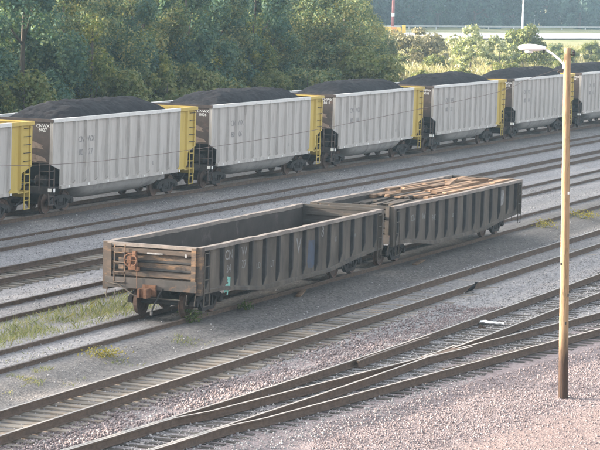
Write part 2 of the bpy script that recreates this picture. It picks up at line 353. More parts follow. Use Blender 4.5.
def ground_z(x, y):
    z = -0.32 + 0.06 * (fbm(x * 0.35, y * 0.25) - 0.5) + 0.045 * (fbm(x * 1.7, y * 1.3, 3) - 0.5)
    def bed(z, cx, half, top, sh):
        w = 1 - sst(half, half + sh, np.abs(x - cx))
        return z * (1 - w) + (top + 0.02 * (fbm(x * 2.3, y * 2.3, 3) - 0.45)) * w
    yy = y - 80
    z = bed(z, TRK['near'][0] + TRK['near'][1] * yy, 1.45, -0.238 + 0.045 * sst(64, 88, y), 0.8)
    z = bed(z, TRK['siding'][0] + TRK['siding'][1] * yy, 1.6, -0.135, 1.4)
    z = bed(z, TRK['third'][0] + TRK['third'][1] * yy, 1.5, -0.13, 1.2)
    z = bed(z, TRK['fourth'][0] + TRK['fourth'][1] * yy, 1.45, -0.255 + 0.07 * sst(85, 110, y), 0.8)
    z = bed(z, TRK['fifth'][0] + TRK['fifth'][1] * yy, 1.5, -0.15, 1.0)
    wc = 1 - sst(1.5, 3.0, np.abs(x - (TRK['coal'][0] + TRK['coal'][1] * yy)))
    z = z * (1 - wc) + (ZC - 0.16) * wc
    a = railA(np.maximum(y, 20)); dd = railD(np.clip(y, 20, 200))
    dd2 = np.minimum(dd, a + 40)
    cxt, hw = (a + dd2) / 2, (dd2 - a) / 2
    two = (y > 92)
    w1 = 1 - sst(hw + 0.75, hw + 1.7, np.abs(x - cxt)); w1 = np.where(two, 0, w1)
    w2 = 1 - sst(1.5, 2.4, np.minimum(np.abs(x - a - 0.75), np.abs(x - dd + 0.75))); w2 = np.where(two, w2, 0)
    w = np.maximum(w1, w2)
    z = z * (1 - w) + (-0.212 + 0.05 * (fbm(x * 2.1, y * 2.1, 3) - 0.45)) * w
    far = sst(-51, -56, x); z = z * (1 - far) + (0.0 + 0.2 * (fbm(x * 0.05, y * 0.05) - 0.5)) * far
    return z

# ------------------------------------------------------------------ the ground: one sheet to the horizon
def ax(dense0, dense1, step, lo, hi):
    a = list(np.arange(dense0, dense1, step)); s = step; v = dense0
    L = []
    while v > lo: s *= 1.35; v -= s; L.append(max(v, lo))
    s = step; v = dense1; H = [dense1]
    while v < hi: s *= 1.35; v += s; H.append(min(v, hi))
    return np.array(L[::-1] + a + H)
gx = ax(-53, -11, 0.17, -2500, 1500); gy = ax(44, 132, 0.30, -600, 3500)
X, Y = np.meshgrid(gx, gy, indexing='ij'); Z = ground_z(X, Y)
nx, ny = X.shape; idx = np.arange(nx * ny).reshape(nx, ny)
F = np.stack([idx[:-1, :-1], idx[1:, :-1], idx[1:, 1:], idx[:-1, 1:]], -1).reshape(-1, 4)
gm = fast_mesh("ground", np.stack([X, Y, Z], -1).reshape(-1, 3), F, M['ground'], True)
nz = fbm(X * 0.5, Y * 0.35); nz2 = fbm(X * 0.22 + 9, Y * 0.15 + 4)
pink = sst(0.40, 0.60, sst(-22.2, -18.6, X - (railD(np.clip(Y, 20, 200)) + 21.5) * 0.9 + 2.2) + 0.9 * (nz - 0.5))  # sunlit foreground: the warm light is painted into the gravel as pink
strip = np.exp(-((X - (railA(np.maximum(Y, 20)) - 1.35)) / 0.75) ** 2) * sst(82, 66, Y)          # sunlit pink painted on the stone beside the turnout
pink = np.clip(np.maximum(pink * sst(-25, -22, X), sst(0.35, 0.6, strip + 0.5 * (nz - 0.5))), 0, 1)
cinder_shade = np.exp(-((X - TRK['siding'][0] - 1.2) / 2.1) ** 4) * sst(0.25, 0.5, nz2 + 0.25) * sst(64, 74, Y)  # cinders, with the shade beside the gondolas painted in
cinder_shade = np.maximum(cinder_shade, 0.85 * np.exp(-((X + 29.35) / 1.25) ** 4) * sst(0.2, 0.45, nz2 + 0.12)); cinder_shade = np.maximum(cinder_shade, np.exp(-((X - TRK['coal'][0] - 0.3) / 1.9) ** 4) * 0.9)
for k in ('third', 'fifth', 'fourth'):
    cinder_shade = np.maximum(cinder_shade, 0.4 * np.exp(-((X - TRK[k][0]) / 1.15) ** 6))
cinder_shade = np.maximum(cinder_shade, 0.45 * np.exp(-((X - TRK['near'][0]) / 1.2) ** 6))
dust = 0.5 * np.exp(-((X + 33.8) / 0.9) ** 2) + 0.65 * np.exp(-((X + 28.9) / 0.9) ** 2) * sst(75, 95, Y)
field = sst(-57.5, -61, X + 2 * (nz - .5)); cinder_shade = np.maximum(cinder_shade, 0.8 * sst(-49, -50.5, X) * sst(-58, -55, X))
dirt = sst(-0.5, 0.7, DIRT(X, Y) + 0.9 * (nz - 0.5)) * sst(-30, -20, X)
for n, a in (("dirt", dirt), ("pink", pink), ("cinder_shade", cinder_shade), ("dust", dust), ("field", field)):
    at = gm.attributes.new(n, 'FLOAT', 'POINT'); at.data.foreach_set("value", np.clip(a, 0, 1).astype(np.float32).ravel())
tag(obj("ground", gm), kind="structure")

# ------------------------------------------------------------------ loose stones (real relief on the near ballast)
ICO_V = np.array([(1, 0, 0), (-1, 0, 0), (0, 1, 0), (0, -1, 0), (0, 0, 1), (0, 0, -1)], float)
ICO_F = np.array([(0, 2, 4), (2, 1, 4), (1, 3, 4), (3, 0, 4), (2, 0, 5), (1, 2, 5), (3, 1, 5), (0, 3, 5)])
def stones(name, x, y, rad, mt, lift=0.0):
    n = len(x); z = ground_z(x, y) + rad * 0.25 + lift
    q = RNG.normal(size=(n, 3, 3)); q, _ = np.linalg.qr(q)
    sc = RNG.uniform(0.65, 1.25, (n, 1, 3)) * rad[:, None, None]
    v = (ICO_V[None] * RNG.uniform(0.8, 1.2, (n, 6, 1)) * sc) @ q + np.stack([x, y, z], -1)[:, None, :]
    f = ICO_F[None] + (np.arange(n) * 6)[:, None, None]
    o = obj(name, fast_mesh(name, v.reshape(-1, 3), f.reshape(-1, 3), mt)); return tag(o, kind="stuff")
def scatter(n, x0, x1, y0, y1):
    u = RNG.random(n); y = y0 + (y1 - y0) * u ** 1.35
    return RNG.uniform(x0, x1, n), y
x, y = scatter(240000, -24.5, -11.5, 44, 112)
keep = (x > railD(y) + 0.9) | ((x < railA(y) - 0.3) & (y < 80)) ; keep &= x > -0.34 * y - 2 ; keep &= (RNG.random(len(x)) > 0.8 * sst(-0.5, 0.6, DIRT(x, y))) ; x, y = x[keep], y[keep]
stones("pink_ballast_stones", x, y, RNG.gamma(6, 0.0031, len(x)).clip(0.009, 0.036), M['stone_pink'])
x, y = scatter(15000, -26.0, -22.9, 44, 80); keep = (np.abs(x - railA(y) + 1.3) < 0.95 + 0.3 * RNG.normal(size=len(x)) * 0.5) & (x < railA(y) - 0.12) & (fbm(x * 0.6, y * 0.4) > 0.36)
x, y = x[keep], y[keep]; stones("heaped_pink_stones", x, y, RNG.gamma(7, 0.004, len(x)).clip(0.012, 0.05), M['stone_pink'], 0.02)
x, y = scatter(60000, -29.9, -20.0, 44, 112); keep = (x < railD(y) + 1.6) & ~((np.abs(x - tx('near', y)) < 1.3) & (RNG.random(len(x)) < 0.8)); keep &= ~((x < -28.3) & (RNG.random(len(x)) < .93)); x, y = x[keep], y[keep]
stones("grey_ballast_stones", x, y, RNG.gamma(6, 0.0036, len(x)).clip(0.01, 0.045), M['stone_grey'])
x, y = scatter(45000, -47, -29.5, 55, 130); keep = RNG.random(len(x)) > 0.98 * np.exp(-((x + 30.2) / 2.1) ** 6) * sst(62, 68, y); keep &= ~((np.abs(x + 29.4) < 1.2) & (RNG.random(len(x)) < .9)); x, y = x[keep], y[keep]; stones("yard_ballast_stones", x, y, RNG.gamma(6, 0.0034, len(x)).clip(0.01, 0.04), M['stone_grey'])

# ------------------------------------------------------------------ rails and ties
PROF = [(-0.036, 0.0), (-0.036, -0.04), (-0.010, -0.055), (-0.010, -0.155), (-0.075, -0.175), (-0.075, -0.19), (0.075, -0.19), (0.075, -0.175), (0.010, -0.155), (0.010, -0.055), (0.036, -0.04), (0.036, 0.0)]
def rail_obj(parent, pts, top, name='rail', jig=0.004):
    n = len(PROF); vs = []; fs = []; mi = []
    for i, (px, py, pz) in enumerate(pts):
        a = pts[max(i - 1, 0)]; b = pts[min(i + 1, len(pts) - 1)]
        d = Vector((b[0] - a[0], b[1] - a[1], 0)).normalized(); nx_ = Vector((d.y, -d.x, 0))
        j = random.uniform(-jig, jig)
        for u, w in PROF: vs.append((px + nx_.x * (u + j), py + nx_.y * (u + j), pz + w + j * 0.7))
    for i in range(len(pts) - 1):
        for k in range(n):
            k2 = (k + 1) % n; fs.append((i * n + k, (i + 1) * n + k, (i + 1) * n + k2, i * n + k2)); mi.append(1 if k == n - 1 else 0)
    fs.append(tuple(range(n))); mi.append(0); fs.append(tuple((len(pts) - 1) * n + k for k in range(n - 1, -1, -1))); mi.append(0)
    b = MB(); b.v = vs; b.f = [f[::-1] for f in fs]; b.mi = mi
    return b.build(name, [M['rail'], M[top]], parent)
TIES = []
for k in range(5):                                                     # five worn tie shapes, shared by every tie
    b = MB(); hx, hy = 1.30, 0.13; g = []
    xs = [-hx, -0.55, 0.3, hx]
    vs = [(xx + random.uniform(-.03, .03) * (abs(xx) > 1), yy * random.uniform(0.9, 1.05), zz + (random.uniform(-.018, .006) if zz == 0 else 0)) for xx in xs for yy, zz in ((-hy, -0.17), (hy, -0.17), (hy, 0), (-hy, 0))]
    fs = [(0, 1, 2, 3), (15, 14, 13, 12)]
    for i in range(3):
        for q in range(4): fs.append((i * 4 + q, (i + 1) * 4 + q, (i + 1) * 4 + (q + 1) % 4, i * 4 + (q + 1) % 4))
    b.add(vs, [f[::-1] for f in fs]); TIES.append(b.mesh("railroad_tie", M['tie']))
TIES_DARK = []  # turnout ties, with their shade painted in as darker wood
_dk = mat("shaded_tie", (0.045, 0.04, 0.036), (0.13, 0.115, 0.10), 1.6, 0.9, bump=0.5, bscale=14, stretch=(0.35, 3, 3), stain=(0.20, 0.165, 0.13), stain_scale=1.3, stain_lo=0.55, stain_hi=0.75, rnd=0.5)
for me in TIES:
    q = me.copy(); q.materials[0] = _dk; TIES_DARK.append(q)
def tie(parent, x, y, z=-0.19, rz=0.0, length=None):
    o = obj('railroad_tie', random.choice(TIES_DARK if parent.name.startswith('railway_turnout') else TIES), parent, (x + random.uniform(-.05, .05), y + random.uniform(-.03, .03), z + random.uniform(-.012, .004)), rz + random.uniform(-.02, .02) + (math.pi if random.random() < .5 else 0))
    if length: o.scale = (length / 2.6, 1, 1)
    return o
def track(key, label, y0, y1, t0, t1, top, z=0.0, sp=0.535, drop=0.0):
    t = thing('railway_track', label, 'railway track', group='parallel tracks of the rail yard')
    for s in (-1, 1):
        rail_obj(t, [(tx(key, yy) + s * GH, yy, z) for yy in np.arange(y0, y1 + 1, 4.0)], top)
    yy = t0; n = 0
    while yy < t1 and n < 300:
        tie(t, tx(key, yy), yy, z - 0.19 - drop); yy += sp; n += 1
    return t
track('near', 'track in front of the old gondolas with pale wooden ties between its rails', 34, 340, 44, 150, 'rail_top')
track('siding', 'rusty siding track that the two old gondola cars stand on, sunk in cinders', 34, 340, 50, 150, 'rail_dull', drop=0.0)
track('third', 'dull track just behind the two old gondolas, nearly buried in ballast', 34, 340, 55, 160, 'rail_dull', drop=0.0)
track('fourth', 'track with dark exposed ties, between two buried tracks behind the gondola end', 40, 340, 60, 190, 'rail_dull', sp=0.56)
track('fifth', 'dull track next to the standing coal train, on its near side', 50, 360, 70, 190, 'rail_dull')
track('coal', 'track carrying the long coal train', 40, 400, 80, 180, 'rail_dull', z=ZC, sp=0.6)

tn = thing('railway_turnout', 'turnout in the foreground where one track splits in two at a frog', 'railway switch')
ys = np.arange(36, 250, 1.5)
rail_obj(tn, [(float(railA(v)), v, 0) for v in ys], 'rail_top', jig=0.002)
rail_obj(tn, [(float(railC(v)), v, 0) for v in np.concatenate([np.arange(40.0, 67.6, 1.2), [67.6]])], 'rail_top', jig=0.001)
rail_obj(tn, [(float(railC(v)), v, 0) for v in np.arange(69.0, 250, 1.5)], 'rail_top', jig=0.002)
rail_obj(tn, [(float(railB(v)), v, 0) for v in np.concatenate([np.arange(40.0, 67.6, 1.2), [67.6]])], 'rail_top', jig=0.001)
rail_obj(tn, [(float(railB(v)), v, 0) for v in np.arange(69.0, 160, 1.5)], 'rail_top', jig=0.002)
ysd = np.arange(36, 160, 1.5)
rail_obj(tn, [(float(railD(v)), v, 0) for v in ysd], 'rail_top', jig=0.002)
for (q0, q1, q2) in (((float(railB(66.4)) - 0.03, 67.0), (float(railC(68.0)) - 0.115, 68.2), (float(railC(69.6)) - 0.13, 69.6)),
                     ((float(railC(66.4)) + 0.03, 67.0), (float(railB(68.0)) + 0.115, 68.2), (float(railB(69.6)) + 0.13, 69.6))):
    rail_obj(tn, [(*q0, -0.006), (*q1, -0.006), (*q2, -0.006)], 'rail_top', name='wing_rail', jig=0)
MB().prism([(-22.00, 67.60), (-21.88, 67.60), (-21.69, 69.02), (-21.92, 69.02)], 'z', -0.16, -0.008).build('frog', M['rail'], tn)
for fn, sgn in ((railA, 1), (railD, -1)):
    rail_obj(tn, [(float(fn(v)) + sgn * (0.12 if 66 < v < 70 else 0.17), v, -0.005) for v in (65.2, 66.1, 67.5, 69, 69.9, 70.8)], 'rail_dull', name='guard_rail', jig=0)
yy = 40.0
while yy < 125:
    a, d_ = float(railA(yy)), float(railD(yy))
    if d_ - a < 4.4:
        tie(tn, (a + d_) / 2, yy, rz=0.07 if yy > 56 else 0.03, length=(d_ - a) + 1.1)
    else:
        tie(tn, a + 0.75, yy); tie(tn, d_ - 0.75, yy, rz=0.13)
    yy += 0.53

# ------------------------------------------------------------------ trucks (bogies) shared by all cars
def wheel_mesh():
    b = MB()
    b.lathe([(0.0, 0.055), (0.11, 0.055), (0.13, 0.03), (0.33, 0.02), (0.36, 0.05), (0.42, 0.05), (0.425, -0.05), (0.46, -0.06), (0.46, -0.085), (0.36, -0.085), (0.33, -0.03), (0.0, -0.03)], (0, 0, 0), 'x', 22)
    me = b.mesh("wheel", M['wheel']); return me
WHEEL = wheel_mesh()
def side_frame_mesh():
    b = MB()
    pts = [(-1.12, 0.50), (-1.12, 0.36), (-0.78, 0.34), (-0.42, 0.16), (0.42, 0.16), (0.78, 0.34), (1.12, 0.36), (1.12, 0.50), (0.88, 0.62), (0.36, 0.72), (-0.36, 0.72), (-0.88, 0.62)]
    # ring-like frame: top member, bottom member, columns
    b.prism([(-1.12, 0.36), (-1.12, 0.50), (-0.88, 0.63), (-0.36, 0.72), (0.36, 0.72), (0.88, 0.63), (1.12, 0.50), (1.12, 0.36), (0.80, 0.36), (0.72, 0.48), (0.36, 0.58), (-0.36, 0.58), (-0.72, 0.48), (-0.80, 0.36)][::-1], 'x', -0.07, 0.07)
    b.prism([(-0.72, 0.46), (-0.42, 0.17), (0.42, 0.17), (0.72, 0.46), (0.60, 0.50), (0.36, 0.28), (-0.36, 0.28), (-0.60, 0.50)], 'x', -0.062, 0.062)
    for s in (-1, 1): b.box((0, s * 0.30, 0.43), (0.11, 0.09, 0.31)); b.lathe([(0.0, 0.10), (0.085, 0.10), (0.10, 0.06), (0.11, -0.04)], (0, s * 0.89, 0.42), 'x', 12)
    for s in (-0.14, 0.0, 0.14):
        b.lathe([(0.045, 0.28), (0.06, 0.31), (0.045, 0.34), (0.06, 0.37), (0.045, 0.40), (0.06, 0.43), (0.045, 0.46)], (0.01, s, 0), 'z', 8)
    return b.mesh("side_frame", M['dark_steel'])
SIDEF = side_frame_mesh()
BOL = MB().box((0, 0, 0.52), (2.1, 0.36, 0.20)).box((0, 0, 0.68), (0.5, 0.5, 0.14)).tube([(-0.95, -0.89, 0.42), (0.95, -0.89, 0.42)], 0.075, 8).tube([(-0.95, 0.89, 0.42), (0.95, 0.89, 0.42)], 0.075, 8).mesh("bogie", M['dark_steel'])
def bogie(parent, y):
    o = obj('bogie', BOL, parent, (0, y, 0))
    for s in (-1, 1):
        obj('side_frame', SIDEF, o, (s * 1.0, 0, 0), 0 if s > 0 else math.pi)
        for a in (-0.89, 0.89): obj('wheel', WHEEL, o, (s * 0.755, a, 0.425), 0 if s > 0 else math.pi)
    return o
def coupler(parent, y, s, z=0.85, m='dark_steel'):
    b = MB(); b.box((0, y + s * 0.20, z), (0.16, 0.42, 0.18)); b.box((-0.02, y + s * 0.50, z), (0.30, 0.22, 0.28)); b.box((0.10, y + s * 0.66, z), (0.10, 0.16, 0.26)); b.box((-0.13, y + s * 0.64, z), (0.08, 0.12, 0.24))
    return b.build('coupler', M[m], parent)

# ------------------------------------------------------------------ coal cars
CL, CT, CB = 14.5, 3.87, 1.13         # body length, top of side, bottom of side
def make_coal_car():
    t = thing('coal_car', '', 'coal car')
    # side sheet with the cut corners; last bay is painted yellow and is a panel of its own
    for s in (-1, 1):
        xs = s * 1.49
        b = MB(); b.prism([(0.0, CT - .1), (0.0, 2.08), (0.9, 1.82), (0.9, CB), (12.62, CB), (12.62, CT - .1)], 'x', xs - s * 0.03, xs); b.build('side_sheet', M['alu'], t)
        b = MB(); b.prism([(12.62, CT - .1), (12.62, CB), (13.55, CB), (13.55, 1.82), (14.5, 2.08), (14.5, CT - .1)], 'x', xs - s * 0.03, xs); b.build('yellow_panel', M['yellow'], t)
        b = MB(); b.box((s * 1.525, 6.31, CT - 0.05), (0.17, 12.62, 0.14)); b.build('top_chord', M['alu_rim'], t)
        b = MB(); b.box((s * 1.525, 13.56, CT - 0.05), (0.172, 1.88, 0.142)); b.build('top_chord', M['yellow'], t)
        b = MB(); b.box((s * 1.50, 6.76, CB - 0.02), (0.12, 11.7, 0.13)); b.build('side_sill', M['alu'], t)
    ribs = MB(); d = 0.10
    ribs.add([(0, -.09, CB + .06), (0, .09, CB + .06), (d, .045, CB + .20), (d, -.045, CB + .20), (0, -.09, CT - .12), (0, .09, CT - .12), (d, .045, CT - .12), (d, -.045, CT - .12)],
             [(3, 2, 1, 0), (4, 5, 6, 7), (0, 1, 5, 4), (1, 2, 6, 5), (2, 3, 7, 6), (3, 0, 4, 7)])
    rib = ribs.mesh('side_rib', M['alu'])
    short = MB(); z0 = 2.10
    short.add([(0, -.03, z0), (0, .09, z0), (d, .06, z0), (d, -.03, z0), (0, -.03, CT - .12), (0, .09, CT - .12), (d, .06, CT - .12), (d, -.03, CT - .12)], [(3, 2, 1, 0), (4, 5, 6, 7), (0, 1, 5, 4), (1, 2, 6, 5), (2, 3, 7, 6), (3, 0, 4, 7)])
    rib0 = short.mesh('side_rib', M['alu']); ribY = ribs.mesh('side_rib', M['yellow'])
    for s in (-1, 1):
        o = obj('side_rib', rib0, t, (s * 1.49, 0.04, 0)); o.scale = (s, 1, 1)
        for i in range(1, 13):
            o = obj('side_rib', rib, t, (s * 1.49, i * 1.05, 0)); o.scale = (s, 1, 1)
        o = obj('side_rib', ribY, t, (s * 1.49, 13.5, 0)); o.scale = (s, 1, 1)
    # ends: upright sheet, then a slope sheet running in under the load
    b = MB(); b.box((0, 0.015, 2.97), (2.90, 0.03, 1.72)); b.box((0, -0.005, CT - 0.05), (3.22, 0.07, 0.14)); b.build('end_wall', M['black_end'], t)
    b = MB(); b.prism([(0.03, 2.11), (0.07, 2.11), (2.6, 1.16), (2.6, 1.10)], 'x', -1.455, 1.455); b.build('slope_sheet', M['black_end'], t)
    b = MB(); b.box((0, CL - 0.015, 2.97), (2.90, 0.03, 1.72)); b.box((0, CL + 0.005, CT - 0.05), (3.22, 0.07, 0.145)); b.build('end_wall', M['yellow'], t)
    b = MB(); b.prism([(CL - .03, 2.11), (CL - .07, 2.11), (CL - 2.6, 1.16), (CL - 2.6, 1.10)], 'x', -1.455, 1.455); b.build('slope_sheet', M['black_end'], t)
    b = MB(); b.box((0, CL - 1.55, 2.55), (2.9, 0.03, 2.0), Matrix.Rotation(0.55, 3, 'X')); b.build('inner_end_sheet', M['alu_rim'], t)
    # tub between the trucks
    prof = [(-1.42, 1.10), (-1.36, 0.85), (-1.15, 0.60), (-0.75, 0.44), (0, 0.40), (0.75, 0.44), (1.15, 0.60), (1.36, 0.85), (1.42, 1.10)]
    vs = []; secs = [(3.0, 0.25), (3.25, 0.62), (3.7, 0.9), (4.5, 1.0), (10.1, 1.0), (10.9, 0.9), (11.3, 0.62), (11.5, 0.25)]
    for yy, k in secs:
        for u, w in prof: vs.append((u * (0.9 + 0.1 * k), yy, 1.10 - (1.10 - w) * k))
    n = len(prof); fs = []
    for i in range(len(secs) - 1):
        for k in range(n - 1): fs.append((i * n + k, (i + 1) * n + k, (i + 1) * n + k + 1, i * n + k + 1))
    MB().add(vs, [f for f in fs]).build('tub', M['tub'], t, True)
    MB().box((0, CL / 2, 0.95), (0.40, CL - 0.6, 0.34)).build('centre_sill', M['dark_steel'], t)
    for e, s in ((0, -1), (CL, 1)):
        m_ = 'brown_end' if s < 0 else 'yellow'
        b = MB(); b.box((0, e - s * 0.06, 1.02), (3.0, 0.10, 0.26)); b.box((0, e - s * 0.55, 1.10), (2.9, 0.86, 0.04)); b.build('end_sill', M['dark_steel' if s < 0 else 'yellow'], t)
        for q in (-1, 1):
            b = MB()
            b.tube([(q * 1.46, e - s * 0.02, 0.42), (q * 1.46, e - s * 0.02, 2.10)], 0.028, 6); b.tube([(q * 1.46, e - s * 0.46, 0.42), (q * 1.46, e - s * 0.46, 2.05)], 0.028, 6)
            b.tube([(q * 1.02, e - s * 0.02, 1.0), (q * 1.02, e - s * 0.02, 2.12)], 0.026, 6)
            for zz in (0.44, 0.78, 1.12, 1.46, 1.80): b.tube([(q * 1.46, e - s * 0.02, zz), (q * 1.46, e - s * 0.46, zz)], 0.02, 6)
            for zz in (1.45, 1.80): b.tube([(q * 1.46, e - s * 0.02, zz), (q * 1.02, e - s * 0.02, zz)], 0.018, 6)
            b.build('ladder', M['brown_end' if s < 0 else 'yellow'], t)
        coupler(t, e, s)
        b = MB(); b.tube([(0.35, e + s * 0.05, 0.85), (0.38, e + s * 0.35, 0.60), (0.36, e + s * 0.60, 0.42), (0.30, e + s * 0.78, 0.40)], 0.028, 6); b.build('air_hose', M['black'], t)
    b = MB(); b.lathe([(0, -.22), (0.20, -.22), (0.22, -.18), (0.22, .18), (0.2, .22), (0, .22)], (0.75, 0.75, 1.38), 'x', 14); b.box((-0.5, 0.7, 1.30), (0.7, 0.35, 0.32)); b.tube([(0.53, .75, 1.38), (-0.2, .72, 1.32)], 0.03, 6); b.build('brake_cylinder', M['dark_steel'], t)
    for i in range(7):
        o = MB().box((1.568, 1.6 + i * 1.85, CB - 0.02), (0.012, 0.11, 0.09)).build('reflector', M['reflector'], t)
    MB().box((1.545, 0.30, 1.03), (0.02, 0.16, 0.14)).build('placard', M['reflector'], t); MB().box((1.50, -0.006, 1.05), (0.16, 0.012, 0.14)).build('placard', M['reflector'], t)
    for i in range(5):
        MB().tube([(1.565, 13.72, 2.35 + i * 0.32), (1.60, 13.74, 2.35 + i * 0.32), (1.60, 14.26, 2.35 + i * 0.32), (1.565, 14.28, 2.35 + i * 0.32)], 0.016, 6).build('ladder_rung', M['gon_post'], t)
    MB().box((1.495, 14.40, 2.9), (0.11, 0.16, 1.6)).build('corner_post', M['yellow'], t)
    MB().box((1.495, 13.66, 2.9), (0.09, 0.05, 1.6)).build('corner_post', M['yellow'], t)
    bogie(t, 1.95); bogie(t, CL - 1.95)
    return t
car0 = make_coal_car(); MP = tree_map()
car_info = [(-1, '8041', 'silver coal car cut off by the left edge of the photo, showing its yellow end'),
            (0, '8027', 'silver coal car with rust-smeared brown end, leftmost of those shown whole'),
            (1, '8006', 'silver ribbed coal car second from left of those shown whole, dirty brown end'),
            (2, '8018', 'silver coal car with clean black end, below the right end of the wood'),
            (3, '8033', 'silver ribbed coal car in front of the pale leafy sapling, left of the lamp pole'),
            (4, '8014', 'silver ribbed coal car partly crossed by the wooden lamp pole'),
            (5, '8052', 'silver coal car cut off by the right edge, right of the lamp pole'),
            (6, '8022', 'silver coal car hidden from view beyond the right edge, last of the train')]
def coal_mesh(seed):
    rs = np.random.default_rng(seed)
    ny_, nx_ = 100, 26
    yy = np.linspace(0.10, 14.3, ny_); xx = np.linspace(-1.44, 1.44, nx_); A, B = np.meshgrid(xx, yy, indexing='ij')
    ox, oy = rs.random(2) * 30
    l0, l1 = 0.15 + rs.random() * 0.3, 13.2 + rs.random() * 0.4
    ends = sst(l0, l0 + 3.4, B) * sst(l1, l1 - 2.8, B)
    h = CT - 0.28 + (0.28 + 0.50 * (1 - np.abs(A / 1.55) ** 2.6)) * ends - 0.9 * sst(12.2, 14.3, B) + 0.13 * (fbm(A * 0.8 + ox, B * 0.6 + oy) - 0.5) * 2 * ends
    h += 0.10 * (rs.random(h.shape) - 0.5) + 0.05 * (fbm(A * 4 + ox, B * 4, 2) - 0.5)
    h = np.where(np.abs(A) > 1.43, np.minimum(h, CT - 0.10), h)
    v = np.stack([A, B, h], -1).reshape(-1, 3); id_ = np.arange(nx_ * ny_).reshape(nx_, ny_)
    f = np.stack([id_[:-1, :-1], id_[1:, :-1], id_[1:, 1:], id_[:-1, 1:]], -1).reshape(-1, 4)
    return fast_mesh("coal_heap", v, f, M['coal'], False)
MPK = {}; END = {}
for k, num, lab in car_info:
    c = car0 if k == -1 else copy_tree(MP, car0)
    y0 = 93.789 + k * 16.2046
    c.location = (tx('coal', y0), y0, ZC); c.rotation_euler = (0, 0, -TRK['coal'][1]); tag(c, lab, 'coal car', 'coal cars of the standing train')
    # lettering: white marks at the top of the black end, dark marks split by a rib on the side
    o = obj('lettering', text_mesh('CNWX\n%s' % num, 0.19, M['white'], sx=0.95), c, (1.14, -0.006, 3.52)); o.rotation_euler = (R(90), 0, 0)
    for txt, yy_, zz in (('CN', 2.80, 2.95), ('WX', 3.70, 2.95), (num[:2], 2.80, 2.42), (num[2:], 3.70, 2.42)):
        o = obj('lettering', text_mesh(txt, 0.36, M['grey_letter'], sx=1.1), c, (1.496, yy_, zz)); o.rotation_euler = (R(90), 0, R(90))
    o = obj('lettering', text_mesh('U', 0.25, M['grey_letter']), c, (1.496, 10.0, 1.6)); o.rotation_euler = (R(90), 0, R(90))
    if k in (0, 1, 2, -1):                                             # smeared dust streak on the end sheet
        for pts in ([(0.2, 3.0), (0.62, 3.03), (0.95, 2.90), (1.16, 2.84), (1.10, 2.76), (1.2, 2.66), (0.85, 2.72), (0.5, 2.66), (0.2, 2.74)],
                    [(0.2, 2.52), (0.7, 2.50), (1.0, 2.40), (1.22, 2.32), (1.34, 2.17), (1.0, 2.20), (0.8, 2.14), (0.55, 2.24), (0.2, 2.2)]):
            MB().prism([(u + random.uniform(-.03, .03), w + random.uniform(-.02, .02)) for u, w in pts], 'y', -0.004, 0.0).build('rust_smear', M['smear'], c)
    for ch in [q for q in MPK.get(c, kids(c)) if q.name.startswith('end_wall')]:
        if k in (-1, 0, 1) and ch.data.materials[0] == M['black_end']:
            if 'brown' not in END: me = ch.data.copy(); me.materials[0] = M['brown_end']; END['brown'] = me
            ch.data = END['brown']
    h = obj('coal_heap', coal_mesh(k + 5), None, c.location, -TRK['coal'][1])
    tag(h, {-1: 'heap of black coal in the coal car at the left edge', 0: 'black coal heap mounded in the leftmost whole coal car', 1: 'black coal heap mounded in the second whole coal car from left',
            2: 'black coal heap in the middle coal car, below the edge of the wood', 3: 'black coal heap in front of the pale leafy sapling', 4: 'black coal heap directly left of the lamp pole top, below the round bush',
            5: 'black coal heap at the right edge, right of the lamp pole', 6: 'black coal heap out of view beyond the right edge'}[k], 'coal heap', 'coal heaps in the train cars')

